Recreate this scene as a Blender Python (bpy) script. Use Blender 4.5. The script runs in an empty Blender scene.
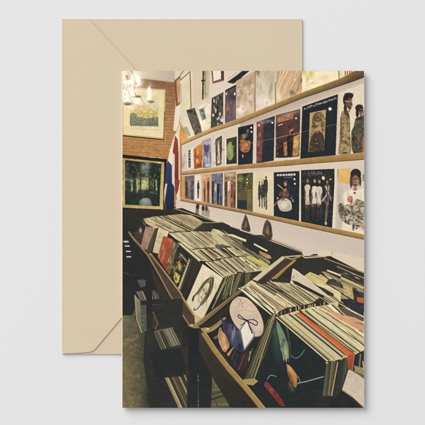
import bpy, bmesh, math, random
import numpy as np

# ------------------------------------------------------------------ set-up
C = bpy.context
scene = C.scene
MM = 0.001
PX = 0.000527                       # metres per pixel of the photograph's print scale
def WX(x): return (x - 212.5) * PX
def WY(y): return (212.5 - y) * PX

cam_d = bpy.data.cameras.new('camera')
cam = bpy.data.objects.new('camera', cam_d)
C.collection.objects.link(cam)
cam_d.sensor_width = 36
CAM_H = 1.30
cam_d.lens = 36 / (425 * PX / (CAM_H - 0.003))
cam_d.clip_start = 0.01
cam_d.clip_end = 50
cam.location = (0, 0, CAM_H)
cam.rotation_euler = (0, 0, 0)
scene.camera = cam

world = bpy.data.worlds.new('World')
scene.world = world
world.use_nodes = True
bg = world.node_tree.nodes['Background']
bg.inputs[0].default_value = (0.995, 0.995, 1.0, 1)
bg.inputs[1].default_value = 0.525

def area_light(name, loc, size, power, col):
    d = bpy.data.lights.new(name, 'AREA')
    d.shape = 'DISK'
    d.size = size
    d.energy = power
    d.color = col
    o = bpy.data.objects.new(name, d)
    C.collection.objects.link(o)
    o.location = loc
    import mathutils
    o.rotation_euler = (-mathutils.Vector(loc)).to_track_quat('-Z', 'Y').to_euler()
    return o
# one large soft window-like lamp, high up to the upper left
area_light('soft_lamp', (-4.0, 4.2, 5.0), 6.6, 525, (1.0, 0.995, 0.985))

scene.view_settings.view_transform = 'Standard'
scene.view_settings.look = 'None'
scene.view_settings.exposure = 0
scene.view_settings.gamma = 1

# ------------------------------------------------------------------ helpers
def lin(c):
    c = np.asarray(c, float) / 255.0
    return np.where(c <= 0.04045, c / 12.92, ((c + 0.055) / 1.055) ** 2.4)

def link(name, me, parent=None, mat=None):
    o = bpy.data.objects.new(name, me)
    C.collection.objects.link(o)
    if parent: o.parent = parent
    if mat: me.materials.append(mat)
    return o

def paper_mat(name, col, var=0.03, scale=900, rough=0.9, blotch=0.0, bump=0.15, tint=None):
    m = bpy.data.materials.new(name)
    m.use_nodes = True
    nt = m.node_tree; N = nt.nodes; L = nt.links
    b = N['Principled BSDF']
    b.inputs['Roughness'].default_value = rough
    b.inputs['Specular IOR Level'].default_value = 0.15
    tc = N.new('ShaderNodeTexCoord')
    n1 = N.new('ShaderNodeTexNoise'); n1.inputs['Scale'].default_value = scale; n1.inputs['Detail'].default_value = 4
    n2 = N.new('ShaderNodeTexNoise'); n2.inputs['Scale'].default_value = 22; n2.inputs['Detail'].default_value = 3
    L.new(tc.outputs['Object'], n1.inputs['Vector']); L.new(tc.outputs['Object'], n2.inputs['Vector'])
    lc = lin(col)
    mix1 = N.new('ShaderNodeMix'); mix1.data_type = 'RGBA'
    mix1.inputs[6].default_value = (*(lc * (1 - var)), 1)
    mix1.inputs[7].default_value = (*(np.clip(lc * (1 + var), 0, 1)), 1)
    L.new(n1.outputs['Fac'], mix1.inputs[0])
    mix2 = N.new('ShaderNodeMix'); mix2.data_type = 'RGBA'
    t = lin(tint if tint else col)
    mix2.inputs[7].default_value = (*t, 1)
    mp = N.new('ShaderNodeMath'); mp.operation = 'MULTIPLY'; mp.inputs[1].default_value = blotch
    L.new(n2.outputs['Fac'], mp.inputs[0])
    L.new(mp.outputs[0], mix2.inputs[0])
    L.new(mix1.outputs[2], mix2.inputs[6])
    out = mix2.outputs[2]
    if blotch:                                # sparse darker and lighter fibres in the pulp
        n3 = N.new('ShaderNodeTexNoise'); n3.inputs['Scale'].default_value = 1100; n3.inputs['Detail'].default_value = 1
        mapn = N.new('ShaderNodeMapping'); mapn.inputs['Scale'].default_value = (1, 0.4, 1); mapn.inputs['Rotation'].default_value = (0, 0, 0.6)
        L.new(tc.outputs['Object'], mapn.inputs['Vector']); L.new(mapn.outputs[0], n3.inputs['Vector'])
        rp = N.new('ShaderNodeMapRange'); rp.inputs[1].default_value = 0.66; rp.inputs[2].default_value = 0.76; rp.inputs[3].default_value = 0; rp.inputs[4].default_value = 0.10
        L.new(n3.outputs['Fac'], rp.inputs[0])
        mix3 = N.new('ShaderNodeMix'); mix3.data_type = 'RGBA'; mix3.inputs[7].default_value = (*(lc * 0.62), 1)
        L.new(rp.outputs[0], mix3.inputs[0]); L.new(out, mix3.inputs[6]); out = mix3.outputs[2]
    L.new(out, b.inputs['Base Color'])
    bp = N.new('ShaderNodeBump'); bp.inputs['Strength'].default_value = bump; bp.inputs['Distance'].default_value = 0.00005
    L.new(n1.outputs['Fac'], bp.inputs['Height'])
    L.new(bp.outputs[0], b.inputs['Normal'])
    return m

M_table = paper_mat('light_grey_board', (226, 226, 227), 0.016, 1400, 0.95, 0, 0.08)
M_kraft = paper_mat('kraft_paper', (212, 197, 170), 0.09, 1500, 0.9, 0.5, 0.35, (213, 192, 168))
M_kraft_flap = paper_mat('kraft_paper_flap', (213, 198, 170), 0.09, 1500, 0.9, 0.5, 0.35, (213, 192, 167))
M_stock = paper_mat('white_card_stock', (240, 238, 230), 0.01, 1500, 0.8)

# ------------------------------------------------------------------ table
def table():
    me = bpy.data.meshes.new('tabletop')
    s = 4.0
    me.from_pydata([(-s, -s, 0), (s, -s, 0), (s, s, 0), (-s, s, 0)], [], [(0, 1, 2, 3)])
    o = link('tabletop', me, None, M_table)
    o['kind'] = 'structure'
    o['label'] = 'plain light grey surface under the card and the envelope'
table()

# ------------------------------------------------------------------ envelope (lies on its front, flap side up)
E_X0, E_X1, E_Y0, E_Y1 = 61.8, 302.4, 18.8, 354.2
def env_h(x, y):
    """height of the envelope's upper sheet (metres) at print pixel x, y"""
    u = (x - E_X0) / (E_X1 - E_X0); v = (y - E_Y0) / (E_Y1 - E_Y0)
    du = min(u, 1 - u); dv = min(v, 1 - v)
    e = min(1, du * 8) * min(1, dv * 10)
    e = e * e * (3 - 2 * e)
    return (1.15 + 0.15 * e) * MM

def sheet(name, outline_rows, thick, parent, mat, lift=0.0, base=None):
    """outline_rows: list of (y, x0, x1) in print pixels; builds a thin curved solid over the envelope bulge"""
    bm = bmesh.new()
    NX = 48
    top = []; bot = []
    for (y, x0, x1) in outline_rows:
        rt = []; rb = []
        for i in range(NX + 1):
            x = x0 + (x1 - x0) * i / NX
            z = env_h(x, y) + lift
            rt.append(bm.verts.new((WX(x), WY(y), z)))
            rb.append(bm.verts.new((WX(x), WY(y), (z - thick) if base is None else base)))
        top.append(rt); bot.append(rb)
    R = len(top)
    for j in range(R - 1):
        for i in range(NX):
            bm.faces.new((top[j][i], top[j + 1][i], top[j + 1][i + 1], top[j][i + 1]))
            bm.faces.new((bot[j][i], bot[j][i + 1], bot[j + 1][i + 1], bot[j + 1][i]))
        for i, f in ((0, 1), (NX, 0)):
            a = (top[j][i], bot[j][i], bot[j + 1][i], top[j + 1][i])
            bm.faces.new(a if f else a[::-1])
    for j, f in ((0, 0), (R - 1, 1)):
        for i in range(NX):
            a = (top[j][i], bot[j][i], bot[j][i + 1], top[j][i + 1])
            bm.faces.new(a if f else a[::-1])
    bmesh.ops.remove_doubles(bm, verts=bm.verts, dist=1e-7)
    bmesh.ops.recalc_face_normals(bm, faces=bm.faces)
    me = bpy.data.meshes.new(name)
    bm.to_mesh(me); bm.free()
    for p in me.polygons: p.use_smooth = True
    o = link(name, me, parent, mat)
    md = o.modifiers.new('edge_split', 'EDGE_SPLIT'); md.split_angle = math.radians(35)
    return o

def envelope():
    root = bpy.data.objects.new('envelope', None)
    C.collection.objects.link(root)
    root['label'] = 'blank tan kraft envelope with pointed flap, lying beneath the printed card'
    root['category'] = 'envelope'
    rows = []
    n = 60
    for j in range(n + 1):
        y = E_Y0 + (E_Y1 - E_Y0) * j / n
        d = min(y - E_Y0, E_Y1 - y)
        c = max(0, 0.35 - d)                 # barely rounded corners
        c = 0.35 - math.sqrt(max(0, 0.35 ** 2 - c ** 2)) if d < 0.35 else 0
        rows.append((y, E_X0 + c, E_X1 - c))
    sheet('body', rows, 0, root, M_kraft, 0.0, 0.00002)
    # closing flap: hinged on the left edge, its point reaching right under the card
    pts = [(E_X0 + 1.2, 19.3), (88, 19.4), (90.4, 20.6)]
    pts += [(112, 44), (131, 64.5), (226, 166), (231, 173), (233, 180), (231, 187), (226, 194)]
    pts += [(122, 317), (104, 338.5), (98, 345.5), (95.5, 348.6), (92.6, 351.1), (89, 352.2), (80, 352.9), (70, 353.4), (E_X0 + 1.2, 353.7)]
    rows = []
    ys = sorted(set([p[1] for p in pts] + [19.3 + 334.4 * k / 110 for k in range(111)]))
    for y in ys:
        xr = None
        for (a, b) in zip(pts[:-1], pts[1:]):
            if a[1] <= y <= b[1] + 1e-9:
                t = 0 if b[1] == a[1] else (y - a[1]) / (b[1] - a[1])
                xr = a[0] + (b[0] - a[0]) * t
        if xr is None: continue
        d = min(y - E_Y0, E_Y1 - y)
        c = max(0, 0.35 - d); c = 0.35 - math.sqrt(max(0, 0.35 ** 2 - c ** 2))
        rows.append((y, E_X0 + c + 0.15, max(xr, E_X0 + c + 0.4)))
    sheet('flap', rows, 0.12 * MM, root, M_kraft_flap, 0.58 * MM)
    return root
envelope()

# ------------------------------------------------------------------ the picture printed on the card
# a small scan-line painter: it draws the record shop motif into an array in print coordinates and keeps, for every
# cell, which motif it belongs to; the array becomes the ink colours of the printed sheet's mesh
S = 5
PX0, PX1, PY0, PY1 = 122.4, 364.2, 71.0, 407.9
GW, GH = int((PX1 - PX0) * S / 2), int((PY1 - PY0) * S / 2)
W, H = GW * 2, GH * 2
img = np.zeros((H, W, 3), np.float32)
idm = np.zeros((H, W), np.int32)
img[:] = (214, 200, 188)
rnd = random.Random(11)
nrs = np.random.RandomState(5)
elems = [('printed_picture', None)]
cur = [0]
clip = [None]

def elem(name, label=None):
    elems.append((name, label)); cur[0] = len(elems) - 1
    return cur[0]
def base(): cur[0] = 0

def T(x0, y0, s=6.855):
    def f(*p):
        return [(x0 + a / s, y0 + b / s) for a, b in p]
    return f

def _mask(pts):
    q = np.array([((x - PX0) * S, (y - PY0) * S) for x, y in pts])
    x0 = max(0, int(math.floor(q[:, 0].min()))); x1 = min(W, int(math.ceil(q[:, 0].max())) + 1)
    y0 = max(0, int(math.floor(q[:, 1].min()))); y1 = min(H, int(math.ceil(q[:, 1].max())) + 1)
    if x1 <= x0 or y1 <= y0: return None
    ys = np.arange(y0, y1)[:, None] + 0.5; xs = np.arange(x0, x1)[None, :] + 0.5
    m = np.zeros((y1 - y0, x1 - x0), bool)
    n = len(q)
    for i in range(n):
        ax, ay = q[i]; bx, by = q[(i + 1) % n]
        if ay == by: continue
        c = (ay > ys) != (by > ys)
        xi = ax + (ys - ay) * (bx - ax) / (by - ay)
        m ^= c & (xs < xi)
    if clip[0] is not None: m &= clip[0][y0:y1, x0:x1]
    return m, x0, x1, y0, y1

def poly(pts, col, a=1.0, col2=None, d=None, mark=True, noise=0):
    """fill; with col2 and d = (p0, p1) a linear blend between the two points"""
    r = _mask(pts)
    if r is None: return
    m, x0, x1, y0, y1 = r
    c = np.empty((y1 - y0, x1 - x0, 3), np.float32); c[:] = col
    if col2 is not None:
        p0, p1 = d if d else (pts[0], pts[-1])
        ax, ay = (p0[0] - PX0) * S, (p0[1] - PY0) * S; bx, by = (p1[0] - PX0) * S, (p1[1] - PY0) * S
        l2 = (bx - ax) ** 2 + (by - ay) ** 2
        t = (((np.arange(x0, x1)[None, :] - ax) * (bx - ax) + (np.arange(y0, y1)[:, None] - ay) * (by - ay)) / l2).clip(0, 1)
        c += t[..., None].astype(np.float32) * (np.array(col2, np.float32) - np.array(col, np.float32))
    if noise:
        k = nrs.normal(0, noise * .7, ((y1 - y0) // 4 + 2, (x1 - x0) // 4 + 2)).astype(np.float32)
        k = np.kron(k, np.ones((4, 4), np.float32))[:y1 - y0, :x1 - x0]
        c += k[..., None]
    v = img[y0:y1, x0:x1]
    v[m] = v[m] * (1 - a) + c[m] * a
    if mark and a > 0.5: idm[y0:y1, x0:x1][m] = cur[0]

def ell(cx, cy, rx, ry, col, rot=0, a=1.0, mark=True, n=28, **k):
    co, si = math.cos(math.radians(rot)), math.sin(math.radians(rot))
    p = []
    for i in range(n):
        t = 2 * math.pi * i / n
        x, y = rx * math.cos(t), ry * math.sin(t)
        p.append((cx + x * co - y * si, cy + x * si + y * co))
    poly(p, col, a, mark=mark, **k)

def soft(cx, cy, rx, ry, col, a=0.8, rot=0):
    """soft-edged blob"""
    R = max(rx, ry) * 1.6
    x0 = max(0, int((cx - R - PX0) * S)); x1 = min(W, int((cx + R - PX0) * S) + 1)
    y0 = max(0, int((cy - R - PY0) * S)); y1 = min(H, int((cy + R - PY0) * S) + 1)
    if x1 <= x0 or y1 <= y0: return
    X = (np.arange(x0, x1)[None, :] / S + PX0 - cx); Y = (np.arange(y0, y1)[:, None] / S + PY0 - cy)
    co, si = math.cos(math.radians(rot)), math.sin(math.radians(rot))
    u = (X * co + Y * si) / rx; v = (-X * si + Y * co) / ry
    w = (a * np.exp(-(u * u + v * v) * 1.6)).astype(np.float32)
    if clip[0] is not None: w = w * clip[0][y0:y1, x0:x1]
    q = img[y0:y1, x0:x1]
    q += w[..., None] * (np.array(col, np.float32) - q)

def dab(cx, cy, rx, ry, col, a=0.85, rot=0, edge=.55):
    """round dab with a short soft rim"""
    edge = min(.9, max(.12, .75 / min(rx, ry) * edge))
    R = max(rx, ry) * 1.5 + .3
    x0 = max(0, int((cx - R - PX0) * S)); x1 = min(W, int((cx + R - PX0) * S) + 1)
    y0 = max(0, int((cy - R - PY0) * S)); y1 = min(H, int((cy + R - PY0) * S) + 1)
    if x1 <= x0 or y1 <= y0: return
    X = ((np.arange(x0, x1)[None, :] + .5) / S + PX0 - cx); Y = ((np.arange(y0, y1)[:, None] + .5) / S + PY0 - cy)
    co, si = math.cos(math.radians(rot)), math.sin(math.radians(rot))
    r = np.sqrt(((X * co + Y * si) / rx) ** 2 + ((-X * si + Y * co) / ry) ** 2)
    w = (a * np.clip((1 + edge / 2 - r) / edge, 0, 1)).astype(np.float32)
    if clip[0] is not None: w = w * clip[0][y0:y1, x0:x1]
    q = img[y0:y1, x0:x1]
    q += w[..., None] * (np.array(col, np.float32) - q)

def line(pts, w, col, a=1.0, mark=True, w2=None):
    n = len(pts) - 1
    for i, ((ax, ay), (bx, by)) in enumerate(zip(pts[:-1], pts[1:])):
        wa = w if w2 is None else w + (w2 - w) * i / n
        wb = w if w2 is None else w + (w2 - w) * (i + 1) / n
        l = math.hypot(bx - ax, by - ay) or 1
        nx, ny = -(by - ay) / l / 2, (bx - ax) / l / 2
        ex, ey = (bx - ax) / l * 0.1, (by - ay) / l * 0.1
        poly([(ax + nx * wa - ex, ay + ny * wa - ey), (bx + nx * wb + ex, by + ny * wb + ey),
              (bx - nx * wb + ex, by - ny * wb + ey), (ax - nx * wa - ex, ay - ny * wa - ey)], col, a, mark=mark)

def spl(pts, n=8):
    """smooth curve through points (Catmull-Rom)"""
    P = [pts[0]] + list(pts) + [pts[-1]]
    out = []
    for i in range(1, len(P) - 2):
        p0, p1, p2, p3 = P[i - 1:i + 3]
        for k in range(n):
            t = k / n
            out.append(tuple(0.5 * (2 * p1[j] + (p2[j] - p0[j]) * t + (2 * p0[j] - 5 * p1[j] + 4 * p2[j] - p3[j]) * t * t
                                    + (3 * p1[j] - p0[j] - 3 * p2[j] + p3[j]) * t ** 3) for j in (0, 1)))
    out.append(pts[-1])
    return out

def setclip(pts):
    if pts is None: clip[0] = None; return
    clip[0] = None
    r = _mask(pts)
    c = np.zeros((H, W), bool)
    if r: m, x0, x1, y0, y1 = r; c[y0:y1, x0:x1] = m
    clip[0] = c

class Cover:
    """a record sleeve drawn in its own u, v (0..1) coordinates: quad = TL, TR, BR, BL"""
    def __init__(s, quad, label, col, col2=None, name='printed_album_cover', vert=True, noise=5):
        s.q = quad
        elem(name, label)
        d = None
        if col2 is not None:
            d = (s.p(0.5, 0), s.p(0.5, 1)) if vert else (s.p(0, .5), s.p(1, .5))
        poly(quad, col, 1, col2, d, noise=noise)
        setclip(quad)
    def p(s, u, v):
        a, b, c, d = s.q
        return tuple((a[i] * (1 - u) + b[i] * u) * (1 - v) + (d[i] * (1 - u) + c[i] * u) * v for i in (0, 1))
    def poly(s, pts, col, a=1, col2=None):
        P = [s.p(*x) for x in pts]; poly(P, col, a, col2, (P[0], P[len(P) // 2]) if col2 is not None else None)
    def sp(s, pts, col, a=1): poly(spl([s.p(*x) for x in pts + pts[:1]], 6), col, a)
    def ell(s, u, v, ru, rv, col, rot=0, a=1):
        P = []
        co, si = math.cos(math.radians(rot)), math.sin(math.radians(rot))
        for i in range(24):
            t = i * math.pi / 12; x, y = math.cos(t) * ru, math.sin(t) * rv
            P.append(s.p(u + x * co - y * si, v + x * si + y * co))
        poly(P, col, a)
    def soft(s, u, v, ru, rv, col, a=.8, rot=0):
        x, y = s.p(u, v); x1, y1 = s.p(u + ru, v); x2, y2 = s.p(u, v + rv)
        soft(x, y, math.hypot(x1 - x, y1 - y), math.hypot(x2 - x, y2 - y), col, a, rot)
    def line(s, pts, w, col, a=1): line([s.p(*x) for x in pts], w, col, a)
    def curve(s, pts, w, col, a=1): line(spl([s.p(*x) for x in pts]), w, col, a)
    def specks(s, n, cols, lo=.02, hi=.08, a=.6, box=(0, 0, 1, 1)):
        for _ in range(n):
            u = box[0] + rnd.random() * (box[2] - box[0]); v = box[1] + rnd.random() * (box[3] - box[1])
            s.ell(u, v, rnd.uniform(lo, hi), rnd.uniform(lo, hi), rnd.choice(cols), rnd.random() * 180, a * rnd.uniform(.5, 1))
    def figure(s, u, v0, v1, w, skin, top, legs, hair=(40, 32, 28)):
        """small standing figure from head v0 to feet v1, shoulder width w"""
        h = v1 - v0
        s.poly([(u - w * .5, v0 + h * .17), (u - w * .2, v0 + h * .13), (u + w * .2, v0 + h * .13), (u + w * .5, v0 + h * .17),
                (u + w * .55, v0 + h * .45), (u + w * .34, v0 + h * .5), (u - w * .34, v0 + h * .5), (u - w * .55, v0 + h * .45)], top)
        s.poly([(u - w * .36, v0 + h * .48), (u + w * .36, v0 + h * .48), (u + w * .34, v1), (u + w * .08, v1), (u, v0 + h * .6),
                (u - w * .1, v1), (u - w * .36, v1)], legs)
        s.ell(u, v0 + h * .065, w * .24, h * .075, hair)
        s.ell(u, v0 + h * .08, w * .17, h * .055, skin)
    def scribble(s, u0, v0, u1, v1, col, n=9, amp=.02, w=.7, a=.9):
        """a line of loose hand lettering: n small strokes of uneven height"""
        for i in range(n):
            t = (i + .2) / n; d = .8 / n
            x, y = u0 + (u1 - u0) * t, v0 + (v1 - v0) * t
            h = amp * rnd.uniform(.5, 1.3); dx = (u1 - u0) * d
            k = rnd.random(); q = abs(dx) * .45
            if k < .45: p = [(x + dx / 2 + q * math.cos(m), y + h * .8 * math.sin(m)) for m in [j * 1.05 for j in range(rnd.choice([5, 7]))]]
            elif k < .7: p = [(x + dx * .3, y - h * 1.4), (x + dx * .35, y), (x + dx * .45, y + h)]
            else: p = [(x, y + h), (x + dx * .15, y - h * .5), (x + dx * .6, y - h * .6), (x + dx * .8, y + h)]
            s.curve(p, w * rnd.uniform(.7, 1.2), col, a * rnd.uniform(.6, 1))
    def figure(s, u, v0, v1, w, skin, top, legs, hair=(40, 32, 28)):
        """small standing figure from head v0 to feet v1, shoulder width w"""
        h = v1 - v0
        s.poly([(u - w * .5, v0 + h * .17), (u - w * .2, v0 + h * .13), (u + w * .2, v0 + h * .13), (u + w * .5, v0 + h * .17),
                (u + w * .55, v0 + h * .45), (u + w * .34, v0 + h * .5), (u - w * .34, v0 + h * .5), (u - w * .55, v0 + h * .45)], top)
        s.poly([(u - w * .36, v0 + h * .48), (u + w * .36, v0 + h * .48), (u + w * .34, v1), (u + w * .08, v1), (u, v0 + h * .6),
                (u - w * .1, v1), (u - w * .36, v1)], legs)
        s.ell(u, v0 + h * .065, w * .24, h * .075, hair)
        s.ell(u, v0 + h * .08, w * .17, h * .055, skin)
    def scribble(s, u0, v0, u1, v1, col, n=9, amp=.02, w=.7, a=.9):
        pts = []
        for i in range(n * 2 + 1):
            t = i / (n * 2)
            pts.append((u0 + (u1 - u0) * t + rnd.uniform(-.01, .01), v0 + (v1 - v0) * t + amp * (1 if i % 2 else -1) * rnd.uniform(.5, 1)))
        s.curve(pts, w, col, a)
    def face(s, u, v, ru, rv, skin, hair, cap=.55):
        """small head: hair mass, face, soft features"""
        dk = tuple(c * .5 for c in skin); lt = tuple(min(255, c * 1.25) for c in skin)
        s.ell(u, v - rv * .35, ru * 1.25, rv * 1.0, hair)
        s.sp([(u - ru, v - rv * .3), (u - ru * .5, v - rv * cap), (u + ru * .5, v - rv * cap), (u + ru, v - rv * .3), (u + ru * .85, v + rv * .45), (u + ru * .3, v + rv), (u - ru * .3, v + rv), (u - ru * .85, v + rv * .45)], skin)
        s.soft(u - ru * .75, v + rv * .2, ru * .5, rv * .9, dk, .6)
        s.soft(u + ru * .35, v, ru * .4, rv * .5, lt, .6)
        for q in (-.42, .42): s.soft(u + ru * q, v - rv * .08, ru * .3, rv * .12, tuple(c * .35 for c in skin), .85)
        s.soft(u + ru * .05, v + rv * .28, ru * .16, rv * .2, dk, .6); s.soft(u, v + rv * .58, ru * .42, rv * .1, tuple(c * .42 for c in skin), .85)
    def done(s): setclip(None); base()

CREAM = [(214, 202, 158), (206, 192, 146), (220, 209, 170), (196, 182, 136), (210, 198, 152), (226, 217, 184), (202, 186, 140), (188, 172, 124), (212, 190, 146), (206, 200, 160), (232, 226, 204), (176, 164, 134), (158, 136, 98), (198, 176, 128), (216, 212, 188), (184, 182, 150), (192, 158, 118)]
SLOT = [(66, 58, 42), (52, 46, 36), (84, 72, 50), (58, 54, 42)]
def tops(A, B, Cc, D, n, slots=.55, wide=.14, endj=.015, tone=1.0, cols=CREAM, sw=.42, bow=0):
    """a packed row of record tops seen from above: cream bands running A->B, stacked from A/B to D/C, with thin dark slots between"""
    ts = [0]
    for i in range(n): ts.append(ts[-1] + rnd.choice([.5, .7, 1, 1, 1.3, 1.8]))
    ts = [t / ts[-1] for t in ts]
    def P(u, t): return tuple((A[i] * (1 - u) + B[i] * u) * (1 - t) + (D[i] * (1 - u) + Cc[i] * u) * t for i in (0, 1))
    for i in reversed(range(n)):
        t0, t1 = ts[i], ts[i + 1]
        r = rnd.random()
        c = rnd.choice(SLOT) if r < wide else rnd.choice(cols)
        k = rnd.uniform(.9, 1.06) * tone
        c = tuple(min(255, x * k) for x in c); k2 = rnd.uniform(.86, 1.06)
        e0, e1 = -rnd.uniform(0, endj), 1 + rnd.uniform(-endj, endj)
        poly([P(e0, t0), P(e1, t0), P(e1, t1), P(e0, t1)], c, col2=tuple(x * k2 for x in c), d=(P(0, t0), P(1, t0)), noise=3)
        if r >= wide and rnd.random() < .4: line([P(e0, t0 * .3 + t1 * .7), P(e1, t0 * .3 + t1 * .7)], .3, tuple(min(255, x * 1.1) for x in c), .7)
        if rnd.random() < slots:
            u0 = 0 if rnd.random() < .6 else rnd.uniform(0, .4); u1 = 1 if rnd.random() < .7 else rnd.uniform(.6, 1)
            line([P(u0, t0), P(u1, t0)], sw * rnd.uniform(.6, 1.6), rnd.choice(SLOT), rnd.uniform(.65, .95))
        elif rnd.random() < .6: line([P(0, t0), P(1, t0)], .25, (140, 124, 86), .7)
def dashes(pts_poly, n, slope, lo, hi, cols, w=(.3, .8), a=.8):
    """short dark gaps and light edges scattered inside a polygon, all running the same way"""
    setclip(pts_poly)
    xs_ = [p[0] for p in pts_poly]; ys_ = [p[1] for p in pts_poly]
    for _ in range(n):
        x, y, l = rnd.uniform(min(xs_), max(xs_)), rnd.uniform(min(ys_), max(ys_)), rnd.uniform(lo, hi)
        k = slope + rnd.uniform(-.12, .12)
        line([(x, y), (x + l, y + l * k)], rnd.uniform(*w), rnd.choice(cols), a * rnd.uniform(.6, 1), w2=rnd.uniform(*w))
    setclip(None)
def edges(A, B, Cc, D, n, cols, w=(.4, 1.2)):
    """standing sleeve edges: lines from the side A->B down to D->C"""
    for i in range(n):
        t = (i + rnd.uniform(.2, .8)) / n
        p = tuple(A[j] * (1 - t) + B[j] * t for j in (0, 1)); q = tuple(D[j] * (1 - t) + Cc[j] * t for j in (0, 1))
        line([p, q], rnd.uniform(*w), rnd.choice(cols), rnd.uniform(.75, 1), w2=rnd.uniform(*w))
def teeth(path, n, h, cols):
    """the ragged ends of a row of sleeves, along a path"""
    for k in range(n):
        t = k / n * (len(path) - 1); i = int(t); f = t - i
        x = path[i][0] * (1 - f) + path[i + 1][0] * f; y = path[i][1] * (1 - f) + path[i + 1][1] * f
        w = rnd.uniform(.5, 1.2); hh = h * rnd.uniform(.5, 1.2)
        poly([(x, y - hh * .5), (x + w, y - hh * .5 + .3), (x + w * 1.1, y + hh * .6), (x + .1, y + hh * .5)], rnd.choice(cols), .9)
a1, a2, a3, a4, a5, a6, a7, a8 = [T(x, y, 8.5) for x, y in ((140, 208), (180, 208), (220, 220), (195, 245), (245, 250), (290, 255), (316, 260), (240, 280))]
b1, b2, b3, b4, b5, b6, b7, b8 = [T(x, y, 8.5) for x, y in ((270, 290), (316, 300), (316, 345), (222, 320), (255, 345), (150, 240), (180, 280), (122, 280))]
def bl(t, sc, items):
    """soft dabs of colour: (x, y, rx, ry, colour, strength, turn) in tile units"""
    for it in items:
        x, y, rx, ry, c = it[:5]; al = it[5] if len(it) > 5 else .85; r = it[6] if len(it) > 6 else 0
        if al < .85 and min(rx, ry) / sc > 1.5: soft(*t((x, y))[0], rx / sc * 1.15, ry / sc * 1.15, c, al, r)
        else: dab(*t((x, y))[0], rx / sc, ry / sc, c, al * .95, r, .8)
def dabs(t, sc, poly_pts, n, cols, lo=.3, hi=.9, a=.7, rot=None, asp=2.2):
    """many small dabs kept inside a shape: worn cloth, leaves, hair"""
    P = t(*poly_pts); old = clip[0]
    setclip(P)
    if old is not None: clip[0] = clip[0] & old
    xs_ = [p[0] for p in P]; ys_ = [p[1] for p in P]
    for _ in range(n):
        r = rnd.uniform(lo, hi)
        dab(rnd.uniform(min(xs_), max(xs_)), rnd.uniform(min(ys_), max(ys_)), r * 2.1 * rnd.uniform(1, asp), r * 2.1, rnd.choice(cols), a * rnd.uniform(.5, 1), rnd.uniform(0, 180) if rot is None else rot + rnd.uniform(-20, 20))
    clip[0] = old
n1, n2 = T(334, 80, 8.5), T(334, 115, 8.5)
n3, n4, n5, n6, n7, n8 = T(300, 94, 6.45), T(334, 166, 6.45), T(299, 166, 6.63), T(271, 168, 7.87), T(272, 106, 7.33), T(236, 115, 7.73)
o1, o2, o3 = T(190, 130, 8.5), T(180, 168, 7.33), T(234, 168, 8.5)
o5, o6, o7 = T(122, 70, 6.07), T(122, 150, 6.07), T(228, 290, 6.55)
LD = [(70, 60, 44), (86, 74, 52), (60, 52, 40), (226, 214, 176), (222, 208, 168), (104, 88, 60)]

# ---- far room: ceiling, brick wall, hanging lamp
A = T(120, 68); B = T(180, 68); Cq = T(240, 68); D = T(305, 68)
E = T(120, 125); F = T(180, 125); G = T(240, 125); Hh = T(305, 125)
I = T(120, 180); J = T(180, 180); K = T(240, 180); L_ = T(305, 180)
M = T(120, 235); N_ = T(180, 235); O = T(240, 235); P_ = T(305, 235)
Q = T(120, 290); R_ = T(180, 290); U = T(240, 290); V = T(305, 290)
Wt = T(120, 350); X_ = T(180, 350); Y_ = T(240, 350); Z_ = T(305, 350)
m5 = T(120, 286, 3.4); m6 = T(242, 286, 3.4); m3 = T(120, 180, 3.4); m2 = T(242, 68, 3.4); m8 = T(210, 270, 3.4); m7 = T(180, 200, 3.4); m4 = T(242, 180, 3.4)

elem('printed_ceiling')
poly(A((0, 0), (430, 0), (430, 60), (365, 100), (150, 80), (0, 80)), (226, 212, 196), 1, (186, 170, 158), A((60, 60), (400, 60)), noise=2)
elem('printed_brick_wall')
poly(A((0, 66), (150, 74), (366, 98), (400, 60), (400, 1200), (0, 1200)), (138, 92, 66), 1, (190, 132, 74), A((0, 90), (0, 420)), noise=5)
for k in range(26):                                   # mortar courses
    y = 100 + k * 21
    line(A((10, y - 12), (390, y + 12)), .5, (112, 72, 46), .5)
    for q in range(10): line(A((20 + q * 40 + (k % 2) * 20, y - 11 + q * 2), (20 + q * 40 + (k % 2) * 20, y + 9 + q * 2)), .4, (116, 76, 50), .4)
    line(A((10, y - 9), (390, y + 15)), .3, (214, 164, 104), .3)
    for q in range(9):
        x = 20 + q * 42 + (k % 2) * 21
        poly(A((x, y - 10), (x + 38, y - 8), (x + 38, y + 8), (x, y + 6)), rnd.choice([(176, 116, 66), (200, 146, 84), (162, 104, 62), (186, 130, 74)]), rnd.uniform(.1, .4))
soft(*A((190, 90))[0], 14, 3.5, (120, 80, 62), .5, 6)
base()
# room's right-hand wall (white) with its boards
poly([(175, 71), (366, 71), (366, 245), (178, 205), (176, 150)], (219, 206, 195), 1, (206, 190, 178), ((180, 90), (364, 230)), noise=2)
poly(A((378, 275), (430, 230), (430, 430), (365, 430)), (226, 216, 204))

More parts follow.
